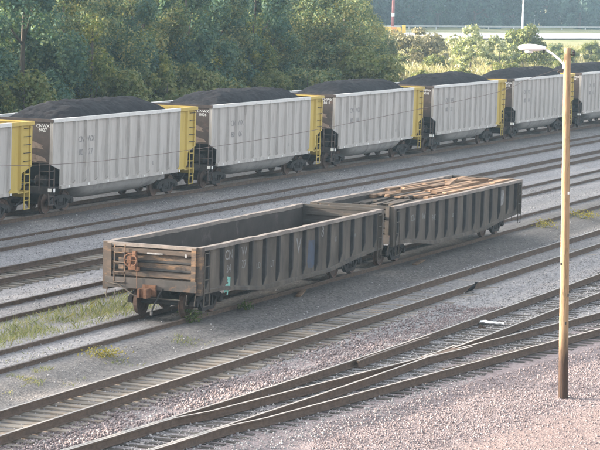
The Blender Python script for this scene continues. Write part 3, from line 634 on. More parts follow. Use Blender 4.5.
# ------------------------------------------------------------------ the two old gondolas
GL, GT, GW = 15.977, 2.21, 1.45
def make_gondola(label, first):
    t = thing('gondola_car', label, 'gondola car', group='old gondola cars on the siding')
    def zb(y): return float(np.interp(y, [0, 1.9, 5.0, GL - 5.0, GL - 1.9, GL], [0.80, 0.78, 0.47, 0.47, 0.72, 0.80]))
    ysb = [0, 1.9, 3.0, 4.0, 5.0, GL - 5, GL - 4, GL - 3, GL - 1.9, GL]
    for s in (-1, 1):
        poly = [(v, zb(v)) for v in ysb] + [(GL, GT - 0.06), (0, GT - 0.06)]
        b = MB(); b.prism(poly, 'x', s * (GW - 0.03), s * GW)
        MB().box((s * (GW - 0.04), GL / 2, 1.56), (0.02, GL - 0.2, 1.04)).build('inner_lining', M['gon_in'], t)
        # wavy dented skin is given by two extra bowed strips at mid height
        b.build('side_wall', M['gon_side'], t)
        b = MB(); n = 48
        vs = []; fs = []
        for i in range(n + 1):
            v = GL * i / n; dz = random.uniform(-.012, .012) - 0.02 * math.sin(math.pi * i / n); dx = random.uniform(-.008, .008)
            for u, w in ((-0.05, 0.055), (0.13, 0.055), (0.13, -0.055), (-0.05, -0.055)): vs.append((s * (GW + u + dx), v, GT - 0.055 + w + dz))
        for i in range(n):
            for k in range(4): fs.append((i * 4 + k, (i + 1) * 4 + k, (i + 1) * 4 + (k + 1) % 4, i * 4 + (k + 1) % 4))
        fs += [(3, 2, 1, 0), (n * 4, n * 4 + 1, n * 4 + 2, n * 4 + 3)]
        b.add(vs, fs if s > 0 else [f[::-1] for f in fs]); b.build('top_chord', M['gon_rim'], t)
        b = MB()
        for i in range(len(ysb) - 1):
            a, c_ = ysb[i], ysb[i + 1]
            b.add([(s * (GW + u), v, zb(v) + w) for v in (a, c_) for u, w in ((0.0, 0.0), (0.05, 0.0), (0.05, 0.10), (0.0, 0.13))],
                  [(0, 4, 5, 1), (1, 5, 6, 2), (2, 6, 7, 3)])
        b.build('side_sill', M['gon_side'], t)
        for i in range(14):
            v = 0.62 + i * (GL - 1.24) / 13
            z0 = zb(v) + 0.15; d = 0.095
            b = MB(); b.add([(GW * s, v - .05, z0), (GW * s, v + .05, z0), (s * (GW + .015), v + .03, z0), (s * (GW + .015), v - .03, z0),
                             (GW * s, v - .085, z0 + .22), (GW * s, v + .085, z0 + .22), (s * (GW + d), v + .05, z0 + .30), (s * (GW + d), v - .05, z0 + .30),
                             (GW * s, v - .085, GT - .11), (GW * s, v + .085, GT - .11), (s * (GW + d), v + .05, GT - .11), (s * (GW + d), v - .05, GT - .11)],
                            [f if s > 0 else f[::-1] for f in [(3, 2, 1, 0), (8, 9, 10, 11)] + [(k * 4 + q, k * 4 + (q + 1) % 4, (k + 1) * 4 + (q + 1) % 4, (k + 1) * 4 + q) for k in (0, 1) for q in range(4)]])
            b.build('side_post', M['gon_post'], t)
    MB().box((0, GL / 2, 1.02), (2 * GW - 0.08, GL - 0.1, 0.08)).build('floor', M['gon_in'], t)
    MB().box((0, GL / 2, 0.80), (0.45, GL - 0.5, 0.34)).build('centre_sill', M['dark_steel'], t)
    for e, s in ((0, -1), (GL, 1)):
        f = lambda y: e - s * y              # distance inward from the end face
        em = 'gon_end' if (first and s < 0) else 'gon_dark'
        b = MB(); b.box((0, f(0.06), 1.66), (2 * GW - 0.07, 0.03, 0.98)); b.build('end_wall', M[em], t)
        for zz in (1.30, 1.62, 1.92): MB().box((0, f(0.105), zz), (2 * GW - 0.3, 0.05, 0.12)).build('inner_rib', M['gon_dark'], t)
        MB().box((0, f(0.084), 1.6), (2 * GW - 0.12, 0.012, 0.92)).build('inner_lining', M['gon_in'], t)
        for zc_, h, m_ in ((1.985, 0.17, em), (1.30, 0.15, em), (1.70, 0.05, 'gon_post'), (1.46, 0.05, 'gon_post')):
            b = MB(); hh = h / 2
            y_out = f(-0.06) if h > 0.1 else f(-0.0)
            b.add([(x_, y_, z_) for x_ in (-GW + .14, GW - .14) for y_, z_ in ((f(0.045), zc_ - hh - .02), (y_out, zc_ - hh * .6), (y_out, zc_ + hh * .6), (f(0.045), zc_ + hh + .02))],
                  [q if s < 0 else q[::-1] for q in [(0, 1, 5, 4), (1, 2, 6, 5), (2, 3, 7, 6), (3, 2, 1, 0), (4, 5, 6, 7)]])
            b.build('end_rib', M[m_], t)
        MB().box((0, f(0.0), 1.04), (2 * GW + 0.02, 0.20, 0.31)).build('end_sill', M['gon_sill'], t)
        b = MB(); b.box((0, f(0.02), GT - 0.05), (2 * GW - 0.05, 0.15, 0.10)); b.build('end_chord', M['gon_rim' if first and s < 0 else 'gon_dark'], t)
        for q in (-1, 1):
            b = MB(); b.box((q * (GW + 0.045), f(0.10), 1.50), (0.17, 0.22, 1.40)); b.box((q * (GW - 0.10), f(-0.03), 1.62), (0.14, 0.10, 1.10)); b.build('corner_post', M['gon_end' if first and s < 0 else 'gon_side'], t)
        b = MB()                                                       # corner ladder: two stiles, rungs
        q = -1 if s < 0 else 1
        for u in (0.28, 0.62): b.box((q * (GW - u), f(-0.10), 1.56), (0.035, 0.02, 1.20))
        for zz in (1.05, 1.34, 1.63, 1.92): b.tube([(q * (GW - 0.28), f(-0.13), zz), (q * (GW - 0.62), f(-0.13), zz)], 0.02, 6)
        b.build('ladder', M['gon_end'], t)
        b = MB()
        for v in (0.20, 0.58): b.tube([(1.60, f(v), 0.45), (1.60, f(v), 2.05)], 0.016, 6)
        for zz in (0.46, 0.85, 1.24, 1.63, 2.02): b.tube([(1.60, f(0.20), zz), (1.60, f(0.58), zz)], 0.014, 6)
        b.build('side_ladder', M['gon_side'], t)
        coupler(t, e - s * 0.05, s, 0.82, 'rust' if first and s < 0 else 'dark_steel')
        b = MB(); b.box((0, f(-0.14), 0.86), (0.42, 0.10, 0.34)); b.build('striker', M['rust' if s < 0 and first else 'dark_steel'], t)
        b = MB(); b.tube([(-1.35, f(-0.16), 1.02), (-1.0, f(-0.16), 0.98), (-0.45, f(-0.22), 0.70), (-0.1, f(-0.24), 0.66), (1.0, f(-0.16), 0.64)], 0.018, 6); b.build('uncoupling_lever', M['gon_side'], t)
        b = MB(); b.tube([(0.42, f(-0.05), 0.95), (0.40, f(-0.30), 0.80), (0.30, f(-0.45), 0.50), (0.24, f(-0.50), 0.30)], 0.026, 7); b.build('air_hose', M['black'], t)
        b = MB(); b.lathe([(0, -.06), (0.035, -.06), (0.045, 0), (0.035, .05), (0, .06)], (0.24, f(-0.50), 0.25), 'z', 8); b.build('hose_end', M['faded_white'], t)
        b = MB(); b.tube([(-1.42, f(-0.03), 0.80), (-1.42, f(-0.10), 0.55), (-1.15, f(-0.10), 0.55), (-1.15, f(-0.03), 0.80)], 0.018, 6); b.tube([(1.42, f(-0.03), 0.80), (1.42, f(-0.10), 0.50), (1.15, f(-0.10), 0.50), (1.15, f(-0.03), 0.80)], 0.018, 6); b.build('step', M['gon_side'], t)
    if True:                                                           # brake gear on the near end
        b = MB(); b.box((-0.55, -0.12, 1.60), (0.24, 0.20, 0.30), taper=.8); b.box((-0.52, -0.10, 1.87), (0.14, 0.16, 0.22), taper=.7); b.box((-0.62, -0.22, 1.74), (0.16, 0.10, 0.20), taper=.75); b.box((-0.40, -0.14, 1.48), (0.12, 0.12, 0.12)); b.build('brake_housing', M['rust' if first else 'dark_steel'], t)
        b = MB()
        for k in range(12):
            a0, a1 = 2 * math.pi * k / 12, 2 * math.pi * (k + 1) / 12
            b.tube([(-0.55 + .20 * math.cos(a0), -0.32, 1.74 + .20 * math.sin(a0)), (-0.55 + .20 * math.cos(a1), -0.32, 1.74 + .20 * math.sin(a1))], 0.016, 6)
            if k % 3 == 0: b.tube([(-0.55, -0.32, 1.74), (-0.55 + .20 * math.cos(a0), -0.32, 1.74 + .20 * math.sin(a0))], 0.012, 6)
        b.build('brake_wheel', M['rust' if first else 'dark_steel'], t)
        MB().tube([(-0.42, -0.14, 1.45), (-0.40, -0.16, 0.9)], 0.014, 6).build('brake_chain', M['rust'], t)
        MB().box((-0.95, -0.09, 1.60), (0.16, 0.03, 0.34)).build('rusty_plate', M['gon_end'], t)
        MB().box((0.12, -0.075, 1.95), (0.5, 0.012, 0.05)).build('defect_card', M['faded_white'], t)
        MB().box((1.12, -0.10, 1.95), (0.06, 0.03, 0.10)).build('tag_plate', M['faded_white'], t)
    bogie(t, 1.80); bogie(t, GL - 1.80)
    return t
def side_text(par, txt, size, y, z, m_, sx=1.0):
    o = obj('lettering', text_mesh(txt, size, M[m_], sx=sx), par, (GW + 0.004, y, z)); o.rotation_euler = (R(90), 0, R(90)); return o
gy0 = 69.707
g1 = make_gondola('empty grimy black gondola car, its rusty brake end facing the camera', True)
g1.location = (tx('siding', gy0), gy0, 0); g1.rotation_euler = (0, 0, -TRK['siding'][1])
for txt, size, y, z, m_ in (('CN', .42, 2.35, 1.78, 'faded_white'), ('W', .42, 3.55, 1.78, 'faded_white'), ('34', .36, 2.35, 1.36, 'faded_white'), ('27', .36, 3.55, 1.40, 'faded_white'),
                            ('LD', .28, 4.75, 1.25, 'faded_white'), ('LT', .28, 5.9, 1.20, 'faded_white'), ('V', .7, 8.15, 1.55, 'faded_white'), ('8', .5, 10.3, 1.85, 'faded_white'), ('11', .25, 11.6, 1.5, 'faded_white'), ('w', .3, 13.4, 1.5, 'faded_white')):
    side_text(g1, txt, size, y, z, m_)
def blot(par, m_, y0, y1, z0, z1, name='graffiti'):
    pts = []
    n = 14
    for k in range(n):
        a = 2 * math.pi * k / n; r = random.uniform(0.8, 1.0)
        sq = max(abs(math.cos(a)), abs(math.sin(a)))
        pts.append(((y0 + y1) / 2 + (y1 - y0) / 2 * math.cos(a) / sq * r, (z0 + z1) / 2 + (z1 - z0) / 2 * math.sin(a) / sq * r))
    return MB().prism(pts, 'x', GW + 0.001, GW + 0.004).build(name, M[m_], par)
for k in range(11):                                                    # one sprayed teal scrawl of overlapping strokes
    yc, zc_, a, L = 2.38 + random.uniform(-.22, .22), random.uniform(.70, 1.10), random.choice((0.2, 1.3, 1.7, 2.6)) + random.uniform(-.2, .2), random.uniform(.16, .34)
    u, w = Vector((math.cos(a), math.sin(a))) * L / 2, Vector((-math.sin(a), math.cos(a))) * 0.04
    MB().prism([(yc - u.x - w.x, zc_ - u.y - w.y), (yc + u.x - w.x, zc_ + u.y - w.y), (yc + u.x + w.x, zc_ + u.y + w.y), (yc - u.x + w.x, zc_ - u.y + w.y)], 'x', GW + 0.001, GW + 0.003 + k * .0004).build('graffiti', M['teal'], g1)
blot(g1, 'blue', 8.95, 9.72, 0.75, 1.70)
g2 = make_gondola('grimy gondola car heaped with old brown timbers, coupled behind the empty one', False)
g2y = gy0 + GL + 1.1
g2.location = (tx('siding', g2y), g2y, 0); g2.rotation_euler = (0, 0, -TRK['siding'][1])
blot(g2, 'faded_white', 13.35, 13.85, 1.25, 1.95)
for txt, size, y, z in (('CN', .35, 2.5, 1.6), ('W', .35, 3.7, 1.6), ('340', .3, 4.9, 1.45), ('o', .3, 7.2, 1.4)): side_text(g2, txt, size, y, z, 'faded_white')
# load of timbers in the second gondola
TIM = []
for k in range(5):
    b = MB(); L = (2.5, 2.6, 2.2, 3.2, 2.7)[k]; w, h = (.22, .2, .2, .26, .24)[k], (.12, .13, .08, .07, .12)[k]
    vs = [(xx * w / 2 * random.uniform(.85, 1.05), yy * L / 2 + random.uniform(-.05, .05), zz * h / 2 * random.uniform(.85, 1.1)) for yy in (-1, -.3, .4, 1) for xx, zz in ((-1, -1), (1, -1), (1, 1), (-1, 1))]
    fs = [(0, 1, 2, 3), (15, 14, 13, 12)] + [(i * 4 + q, (i + 1) * 4 + q, (i + 1) * 4 + (q + 1) % 4, i * 4 + (q + 1) % 4) for i in range(3) for q in range(4)]
    b.add(vs, fs); TIM.append(b.mesh('timber', M['timber']))
TIMD = []
_td = mat('sooty_timber', (0.035, 0.03, 0.027), (0.10, 0.08, 0.062), 1.8, 0.9, bump=0.6, bscale=12, stretch=(4, 0.4, 4), rnd=0.5)
for me in TIM:
    q = me.copy(); q.materials[0] = _td; TIMD.append(q)
TOPW = (.22, .20, .20, .26, .24)
for z, v0, full in ((1.66, 0.4, .9), (1.82, 0.5, 1.0), (1.96, 3.4, 1.0), (2.07, 5.6, 1.0), (2.15, 7.6, .85)):
    v = v0
    while v < GL - 1.2:
        run = random.uniform(2.5, 3.0); skew = random.gauss(-0.04, 0.035); x_ = -1.24
        while x_ < 1.22:
            m_ = random.choice((0, 1, 2, 3, 3, 4)); w = TOPW[m_]; L_ = (2.5, 2.6, 2.2, 3.2, 2.7)[m_]
            if random.random() < full:
                dk = v < random.gauss(4.6, 1.0)
                o = obj('timber', (TIMD if dk else TIM)[m_], None, (g2.location.x + min(max(x_ + w / 2, -1.16), 1.16), g2y + min(v + run / 2 + random.uniform(-.5, .5), GL - 1.5 - max(0, L_ - 2.6) / 2), z + random.uniform(-.03, .03)))
                o.rotation_euler = (random.gauss(0, .008), random.gauss(0, .022), max(-.09, min(.09, skew + random.gauss(0, .025)))); n_t = 1
                tag(o, 'dark sooty timber at the near end of the load in the second gondola' if dk else 'old tan-brown timber lying lengthwise in the load of the second gondola', 'timber', 'timbers loaded in the second gondola')
            x_ += w + random.choice((0.0, .01, .03, .10))
        v += run + random.uniform(-.1, .3)
for k in range(2):                                                     # a few thrown across the top
    o = obj('timber', TIM[random.choice((1, 2, 4))], None, (g2.location.x + random.uniform(-.3, .3), g2y + random.uniform(7, GL - 2.2), 2.22)); o.rotation_euler = (random.gauss(0, .02), random.gauss(0, .06), random.choice((-1, 1)) * random.uniform(.12, .32))
    tag(o, 'loose timber lying askew on top of the load in the second gondola', 'timber', 'loose timbers on top of the load')
for dx_, v, a in () and ((-1.2, 4.3, 0.02), (-0.9, 4.6, -0.05), (-0.5, 4.5, -0.12), (0.3, 5.0, -0.25), (0.7, 5.3, -0.3)):
    o = obj('timber', TIM[3], None, (g2.location.x + dx_, g2y + v, 1.80)); o.rotation_euler = (0.05, 0, a)
    tag(o, 'long dark timber lying low in the front part of the second gondola', 'timber', 'timbers low in the second gondola')

# ------------------------------------------------------------------ lamp pole
pb = Vector((-17.345, 64.03, -0.30)); pt = Vector((-17.59, 64.03, 8.54))
lp = thing('lamp_pole', 'tall wooden pole with a white street lamp on a curved arm', 'lamp pole', pb)
ax_ = pt - pb
def on(z, r=0): return ax_ * (z / ax_.z)
def taper_tube(z0, z1, n=14, rings=8):
    pts = [on(z0 + (z1 - z0) * i / rings) for i in range(rings + 1)]
    return MB().tube(pts, [0.128 - 0.042 * (p.z / ax_.z) for p in pts], n)
taper_tube(-0.3, ax_.z, 16, 40).build('shaft', M['pole'], lp, True)
top = on(ax_.z)
armb = on(ax_.z - 0.42) + Vector((-0.09, 0, 0))
hd = Vector((-math.cos(TH) * 0.98, -math.sin(TH) * 0.6, 0)).normalized()
arm_pts = [armb, armb + hd * 0.10 + Vector((0, 0, .12)), armb + hd * 0.30 + Vector((0, 0, .27)), armb + hd * 0.46 + Vector((0, 0, .355))]
MB().tube(arm_pts, 0.03, 10).build('arm', M['lamp'], lp, True)
b = MB(); b.tube([armb + Vector((0.02, 0, -.16)), armb + Vector((0.02, 0, .10))], 0.035, 8); b.box(armb + Vector((.03, -0.02, -.03)), (0.09, 0.10, 0.10)); b.build('arm_bracket', M['lamp'], lp)
h0 = arm_pts[-1]
hb = MB(); secs = [(0.0, .05, .05), (0.10, .085, .075), (0.25, .12, .10), (0.42, .14, .105), (0.58, .13, .09), (0.66, .085, .07), (0.70, .03, .03)]
side = Vector((-hd.y, hd.x, 0)); vs = []; n = 14
for dd, w, hgt in secs:
    for k in range(n):
        a = 2 * math.pi * k / n
        sz = math.sin(a); vs.append(h0 + hd * dd + side * (w * math.cos(a)) + Vector((0, 0, 0.035 + hgt * (sz if sz > 0 else sz * 0.75))))
fs = [(i * n + k, i * n + (k + 1) % n, (i + 1) * n + (k + 1) % n, (i + 1) * n + k) for i in range(len(secs) - 1) for k in range(n)] + [tuple(range(n - 1, -1, -1)), tuple((len(secs) - 1) * n + k for k in range(n))]
hb.add(vs, fs).build('lamp_head', M['lamp'], lp, True)
g = MB(); g.lathe([(0.0, -0.075), (0.07, -0.07), (0.105, -0.05), (0.11, 0.0)], h0 + hd * 0.42 + Vector((0, 0, -0.03)), 'z', 14); g.build('lens', M['lamp_glass'], lp, True)
MB().tube([h0 + hd * 0.04 + side * -.02 + Vector((0, -.05, .0)), h0 + hd * 0.04 + Vector((0, -.05, -.08))], 0.03, 8).build('photo_cell', M['black'], lp)
b = MB(); b.lathe([(0.0, .07), (.03, .07), (.045, .03), (.03, 0), (.045, -.03), (.03, -.07), (0, -.07)], top + Vector((.17, -.02, -.12)), 'z', 10); b.tube([top + Vector((.06, 0, -.15)), top + Vector((.17, -.02, -.19))], .012, 6); b.build('insulator', M['black'], lp)
b = MB(); b.box(on(ax_.z - 0.55) + Vector((-.11, -.02, 0)), (0.16, 0.08, 0.05)); b.tube([on(ax_.z - 0.55) + Vector((-.16, -.02, 0)), on(ax_.z - 0.62) + Vector((-.24, -.02, 0))], .014, 6); b.build('wire_clamp', M['black'], lp)
for zz, aa in ((2.6, .3), (3.4, 2.2), (1.9, .9), (5.2, .5)):
    MB().box(on(zz) + Vector((0.1 * math.cos(aa) * 0.98, -0.1 * abs(math.sin(aa)), 0)), (0.05, 0.05, 0.07)).build('pole_tag', M['galv' if zz > 5 else 'gon_post'], lp)
# service cable from the pole towards a second pole out of the frame
cab = [(-17.63, 63.9, 8.05)]
for q in ((-18.2785, 64.03, 7.936), (-19.3616, 64.03, 7.359), (-21.7014, 64.03, 6.768), (-24.4387, 64.03, 6.118), (-26.835, 64.03, 5.629), (-30.479, 64.03, 5.011), (-33.503, 64.03, 4.712)):
    k_ = q[0] / q[1]; Yc = 37.5 / (0.3105 - k_); f_ = Yc / 64.03
    cab.append((k_ * Yc, Yc, 10.087 - (10.087 - q[2]) * f_))
cab += [(-25.5, 38.6, 6.5), (-27.6, 32.0, 7.2), (-29.3, 26.2, 8.25)]
def spline(pts, n=6):
    P = [Vector(p) for p in pts]; out = []
    for i in range(len(P) - 1):
        a, b_, c_, d_ = P[max(i - 1, 0)], P[i], P[i + 1], P[min(i + 2, len(P) - 1)]
        for k in range(n):
            t = k / n; out.append(0.5 * ((2 * b_) + (c_ - a) * t + (2 * a - 5 * b_ + 4 * c_ - d_) * t * t + (3 * b_ - a - 3 * c_ + d_) * t ** 3))
    return out + [P[-1]]
cab[1] = tuple((Vector(cab[0]) * 0.45 + Vector(cab[2]) * 0.55) + Vector((0, 0, 0.04)))
tag(MB().tube(spline(cab), 0.0055, 5).build('overhead_cable', M['rail_dull'], None, True), 'thin dark cable sagging from the lamp pole across in front of the coal train', 'cable')
p2 = thing('utility_pole', 'plain wooden pole out of view that holds the far end of the cable', 'pole', (-29.3, 26.2, -0.3))
MB().tube([(0, 0, -.3), (0, 0, 8.9)], [.13, .09], 12).build('shaft', M['pole'], p2, True)

# ------------------------------------------------------------------ crow and litter
def gz(x, y): return float(ground_z(np.array([x]), np.array([y]))[0])
cx, cy = -25.83, 83.3
b = MB(); n = 10
# body axis runs left (tail) to right (head), as seen from the camera
sp_ = [(-0.30, .10, .012, .006), (-0.20, .125, .035, .018), (-0.12, .15, .055, .045), (-0.02, .175, .072, .075), (0.08, .20, .066, .078), (0.14, .235, .05, .06), (0.17, .275, .04, .045), (0.205, .295, .042, .042), (0.24, .295, .028, .028), (0.265, .29, .014, .014), (0.315, .28, .004, .004)]
d1 = Vector((math.cos(TH), math.sin(TH), 0)); d2 = Vector((-math.sin(TH), math.cos(TH), 0)); vs = []
for u, zc_, w, hh in sp_:
    for k in range(n):
        a = 2 * math.pi * k / n; vs.append(d1 * u + d2 * (w * math.cos(a)) + Vector((0, 0, zc_ + hh * math.sin(a))))
_q = Matrix.Rotation(-R(24), 3, d2); _pv = d1 * .01 + Vector((0, 0, .14)); BEND = lambda v: _q @ (v - _pv) + _pv
fs = [(i * n + k, i * n + (k + 1) % n, (i + 1) * n + (k + 1) % n, (i + 1) * n + k) for i in range(len(sp_) - 1) for k in range(n)]
b.add([BEND(v) for v in vs], fs)
for s in (-1, 1):                                                      # folded wings, legs, toes
    w0 = d1 * 0.09 + d2 * (s * .06) + Vector((0, 0, .215))
    b.add([BEND(v) for v in (w0, d1 * .02 + d2 * (s * .082) + Vector((0, 0, .17)), d1 * -.24 + d2 * (s * .03) + Vector((0, 0, .118)), d1 * -.10 + d2 * (s * .045) + Vector((0, 0, .205)), w0 + d2 * (s * .02) + Vector((0, 0, -.02)))], [(0, 4, 1, 2, 3) if s > 0 else (3, 2, 1, 4, 0)])
    b.tube([d1 * .01 + d2 * (s * .035) + Vector((0, 0, .13)), d1 * -.01 + d2 * (s * .04) + Vector((0, 0, .07)), d1 * .01 + d2 * (s * .04) + Vector((0, 0, .005))], [.016, .008, .007], 6)
    for q in (-.5, 0, .5): b.tube([d1 * .01 + d2 * (s * .04) + Vector((0, 0, .006)), d1 * (.06) + d2 * (s * .04 + q * .05) + Vector((0, 0, .004))], .005, 5)
o = b.build('crow', M['feather'], None, True); o.location = (cx, cy, gz(cx, cy) + 0.01); o.scale = (.9,) * 3
tag(o, 'black bird standing on the ballast beside a rail', 'bird')
b = MB(); n = 7; vs = []
for i in range(n):
    for j in range(4): vs.append((i / (n - 1) * .75 - .37 + random.uniform(-.03, .03), j / 3 * .24 - .12 + random.uniform(-.03, .03), .10 + random.uniform(-.05, .06) * (1 if 0 < j < 3 else .5)))
fs = [(i * 4 + j, (i + 1) * 4 + j, (i + 1) * 4 + j + 1, i * 4 + j + 1) for i in range(n - 1) for j in range(3)]
o = b.add(vs, fs).build('paper_scrap', M['paper']); o.location = (-22.83, 75.8, gz(-22.83, 75.8)); o.rotation_euler = (0, 0, .15); md = o.modifiers.new('thick', 'SOLIDIFY'); md.thickness = 0.01
tag(o, 'crumpled white paper lying between the rails of the turnout', 'litter')
b = MB(); b.box((0, 0, .09), (.16, .14, .17), Matrix.Rotation(.3, 3, 'Y') , taper=.7); b.box((.13, .02, .05), (.14, .1, .09)); o = b.build('rusty_scrap', M['brown_bit']); o.scale = (.75, .75, .65); o.location = (-22.92, 74.9, gz(-22.92, 74.9)); tag(o, 'small dark lump of scrap just left of the white paper', 'scrap')
for (x_, y_, a, lab) in ((-30.3, 79.0, .25, 'loose orange-brown board on the cinders beside the empty gondola'), (-30.1, 90.4, .1, 'flat orange-brown patch by the wheels of the loaded gondola')):  # the second is just a flat orange-brown patch
    o = MB().box((0, 0, 0.04), (.16, 1.5, .05)).build('wood_board', M['timber']); o.location = (x_, y_, gz(x_, y_) + .01); o.rotation_euler = (0.02, 0.03, a); tag(o, lab, 'board')

# ------------------------------------------------------------------ foliage
def leaf_mesh(name, pts, nrm, size, mt, asp=0.62):
    n = len(pts); nrm = nrm / np.linalg.norm(nrm, axis=1, keepdims=True)
    t = RNG.normal(size=(n, 3)); t -= (t * nrm).sum(1, keepdims=True) * nrm; t /= np.linalg.norm(t, axis=1, keepdims=True); b_ = np.cross(nrm, t)
    s = size * RNG.uniform(0.6, 1.3, (n, 1)); 
    v = np.stack([pts - t * s, pts + b_ * s * asp, pts + t * s, pts - b_ * s * asp], 1) + (nrm * s * 0.25)[:, None, :] * np.array([1, -1, 1, -1])[None, :, None]
    return fast_mesh(name, v.reshape(-1, 3), np.arange(n * 4).reshape(n, 4), mt)
def crown_points(n, h0, h1, rx, lobes, shape='round', lob_r=0.30):
    """points of leaves grouped in clumps through a crown volume"""
    P = []; Nn = []; cents = []
    for k in range(lobes):
        for _ in range(40):
            c = RNG.uniform(-1, 1, 3)
            if shape == 'round': ok = 0.25 < np.linalg.norm(c) < 0.92
            else: ok = np.hypot(c[0], c[1]) < 0.92 * (1 - 0.55 * max(c[2], 0) ** 2) and np.hypot(c[0], c[1]) > 0.2 * (c[2] < .6)
            if ok: break
        cents.append(c)
    H = (h1 - h0) / 2
    for c in cents:
        m_ = int(n / lobes * RNG.uniform(0.5, 1.5)); r = lob_r * RNG.uniform(0.6, 1.35)
        d = RNG.normal(size=(m_, 3)); d /= np.linalg.norm(d, axis=1, keepdims=True)
        q = d * (r * RNG.random((m_, 1)) ** 0.4) * np.array([1.0, 1.0, 0.75])
        P.append((c + q) * np.array([rx, rx, H]) + np.array([0, 0, h0 + H])); Nn.append(d * 0.9 + RNG.normal(size=(m_, 3)) * 0.55 + np.array([0, 0, .35]))
    return np.concatenate(P), np.concatenate(Nn), [c * np.array([rx, rx, H]) + np.array([0, 0, h0 + H]) for c in cents]
def trunk_mesh(name, height, r, cents, nl=9):
    b = MB(); lean = RNG.normal(size=2) * 0.03 * height
    stem = [Vector((lean[0] * f * f, lean[1] * f * f, height * f - 0.3 * (f == 0))) for f in (0, .15, .35, .55, .75, .92)]
    b.tube(stem, [r * k for k in (1.25, 1, .85, .65, .42, .15)], 8)
    for c in sorted(cents, key=lambda c: c[2])[::max(1, len(cents) // nl)]:
        f = min(max(0.12, (c[2] / height) * 0.7), .85); i = f * 5; a = stem[min(int(f / .92 * 5), 4)]
        e = Vector(c); mid = a.lerp(e, .55) + Vector((0, 0, -0.05 * height)); b.tube([a, mid, e], [r * .42, r * .26, r * .06], 6)
    return b.mesh(name, M['bark'], True)
def tree_kind(h, rx, h0, lobes, leaves, size, mt, shape='round', lob_r=0.3, r=0.2):
    p, nn, c = crown_points(leaves, h0, h, rx, lobes, shape, lob_r)
    return leaf_mesh('crown', p, nn, size, M[mt]), trunk_mesh('trunk', h, r, c)
def plant(name, kind, x, y, s, label, cat, group, rz=None, sz=1.0):
    t = thing(name, label, cat, (x, y, gz(x, y)), random.uniform(0, 6.28) if rz is None else rz, group)
    t.scale = (s, s, s * sz)
    obj('crown', kind[0], t); obj('trunk', kind[1], t); return t
KT = [tree_kind(10.5, 3.3, 0.8, 60, 26000, .105, 'leaf_a', 'tall', .27, .2), tree_kind(10.5, 3.6, 0.6, 64, 27000, .10, 'leaf_b', 'tall', .25, .22),
      tree_kind(11, 3.1, 1.0, 56, 24000, .115, 'leaf_c', 'tall', .27, .18), tree_kind(9.5, 3.6, 0.5, 60, 26000, .10, 'leaf_b', 'round', .27, .2),
      tree_kind(10.5, 3.0, 0.5, 54, 23000, .105, 'leaf_a', 'round', .29, .2), tree_kind(8.0, 2.2, 0.5, 34, 9000, .10, 'leaf_y', 'tall', .24, .12)]
KS = [tree_kind(3.4, 2.0, 0.1, 26, 5000, .12, 'leaf_shrub', 'round', .36, .06), tree_kind(3.6, 1.8, 0.1, 26, 4500, .12, 'leaf_b', 'round', .36, .06),
      tree_kind(3.0, 2.2, 0.0, 24, 5000, .10, 'leaf_dry', 'round', .36, .05), tree_kind(5.0, 2.3, 0.6, 22, 1500, .17, 'leaf_pale', 'round', .26, .06), tree_kind(4.4, 2.1, 0.1, 34, 7000, .11, 'leaf_shrub', 'round', .34, .07)]
random.seed(21); RNG = np.random.default_rng(21)
# the wood behind the train: three ragged rows, carried on to the left of the frame (its shade reaches the yard)
i = 0
def tree_h(kind): return (10.5, 10.5, 11, 9.5, 10.5)[kind]
yv = 14.0
while yv < 203:
    for row, xr in enumerate((-66.5, -72.5, -79.0)):
        x_ = xr + random.uniform(-1.6, 1.6); y_ = yv + row * 1.5 + random.uniform(-1.4, 1.4)
        if y_ < 118 and row == 2 and random.random() < .3: continue
        if y_ > (176, 192, 208)[row]: continue
        k = random.randrange(5); s = random.uniform(0.84, 1.04)
        if y_ > 192: s *= .8
        t = plant('broadleaf_tree', KT[k], x_, y_, s, ['dark green broadleaf tree in the wood behind the coal train', 'yellowish green bushy tree in the wood behind the coal train', 'blue-green narrow tree in the wood behind the coal train', 'round-crowned green tree in the wood behind the coal train', 'dark round-crowned tree in the wood behind the coal train'][k], 'tree', 'trees of the wood behind the train')
    yv += 4.7
for x_, y_, kk, sc in ((-76.5, 208, 0, .95), (-81.0, 222, 3, .88), (-79.5, 219, 1, .8), (-86.0, 239, 1, .66)):
    plant('broadleaf_tree', KT[kk], x_, y_, sc, 'green broadleaf tree in the thin right end of the wood', 'tree', 'trees at the right end of the wood')
for k in range(26):                                                    # undergrowth along the wood edge
    y_ = 100 + k * 3.0 + random.uniform(-1, 1); x_ = -61.5 + random.uniform(-1.5, 1.0) - max(0, y_ - 172) * .28
    plant('shrub', KS[(1, 0, 1, 4)[k % 4]], x_, y_, random.uniform(.75, 1.25), 'leafy green shrub at the foot of the wood behind the coal train', 'shrub', 'undergrowth at the wood edge')
for x_, y_, sc, lb in ((-63.2, 131.5, 1.0, 'sunlit yellow slender tree standing out of the wood above the leftmost whole coal car'), (-62.0, 121.0, .62, 'small sunlit yellow tree low at the wood edge, far left'),
                       (-70.5, 187.5, .95, 'sunlit yellow slender tree near the right end of the wood'), (-64.0, 140.5, .9, 'sunlit yellow slender tree in the wood above the gap between the first two whole coal cars'), (-66.5, 163.0, .95, 'sunlit yellow tree in the wood above the third whole coal car'), (-64.8, 157.5, .6, 'smallest sunlit yellow tree, low in front of the middle of the wood'), (-63.4, 150.0, .7, 'small sunlit yellow tree low in the middle of the wood edge')):
    plant('sunlit_yellow_tree', KT[5], x_, y_, sc, lb, 'tree', 'trees of the wood behind the train')  # sunlight on the wood, put in as yellow crowns
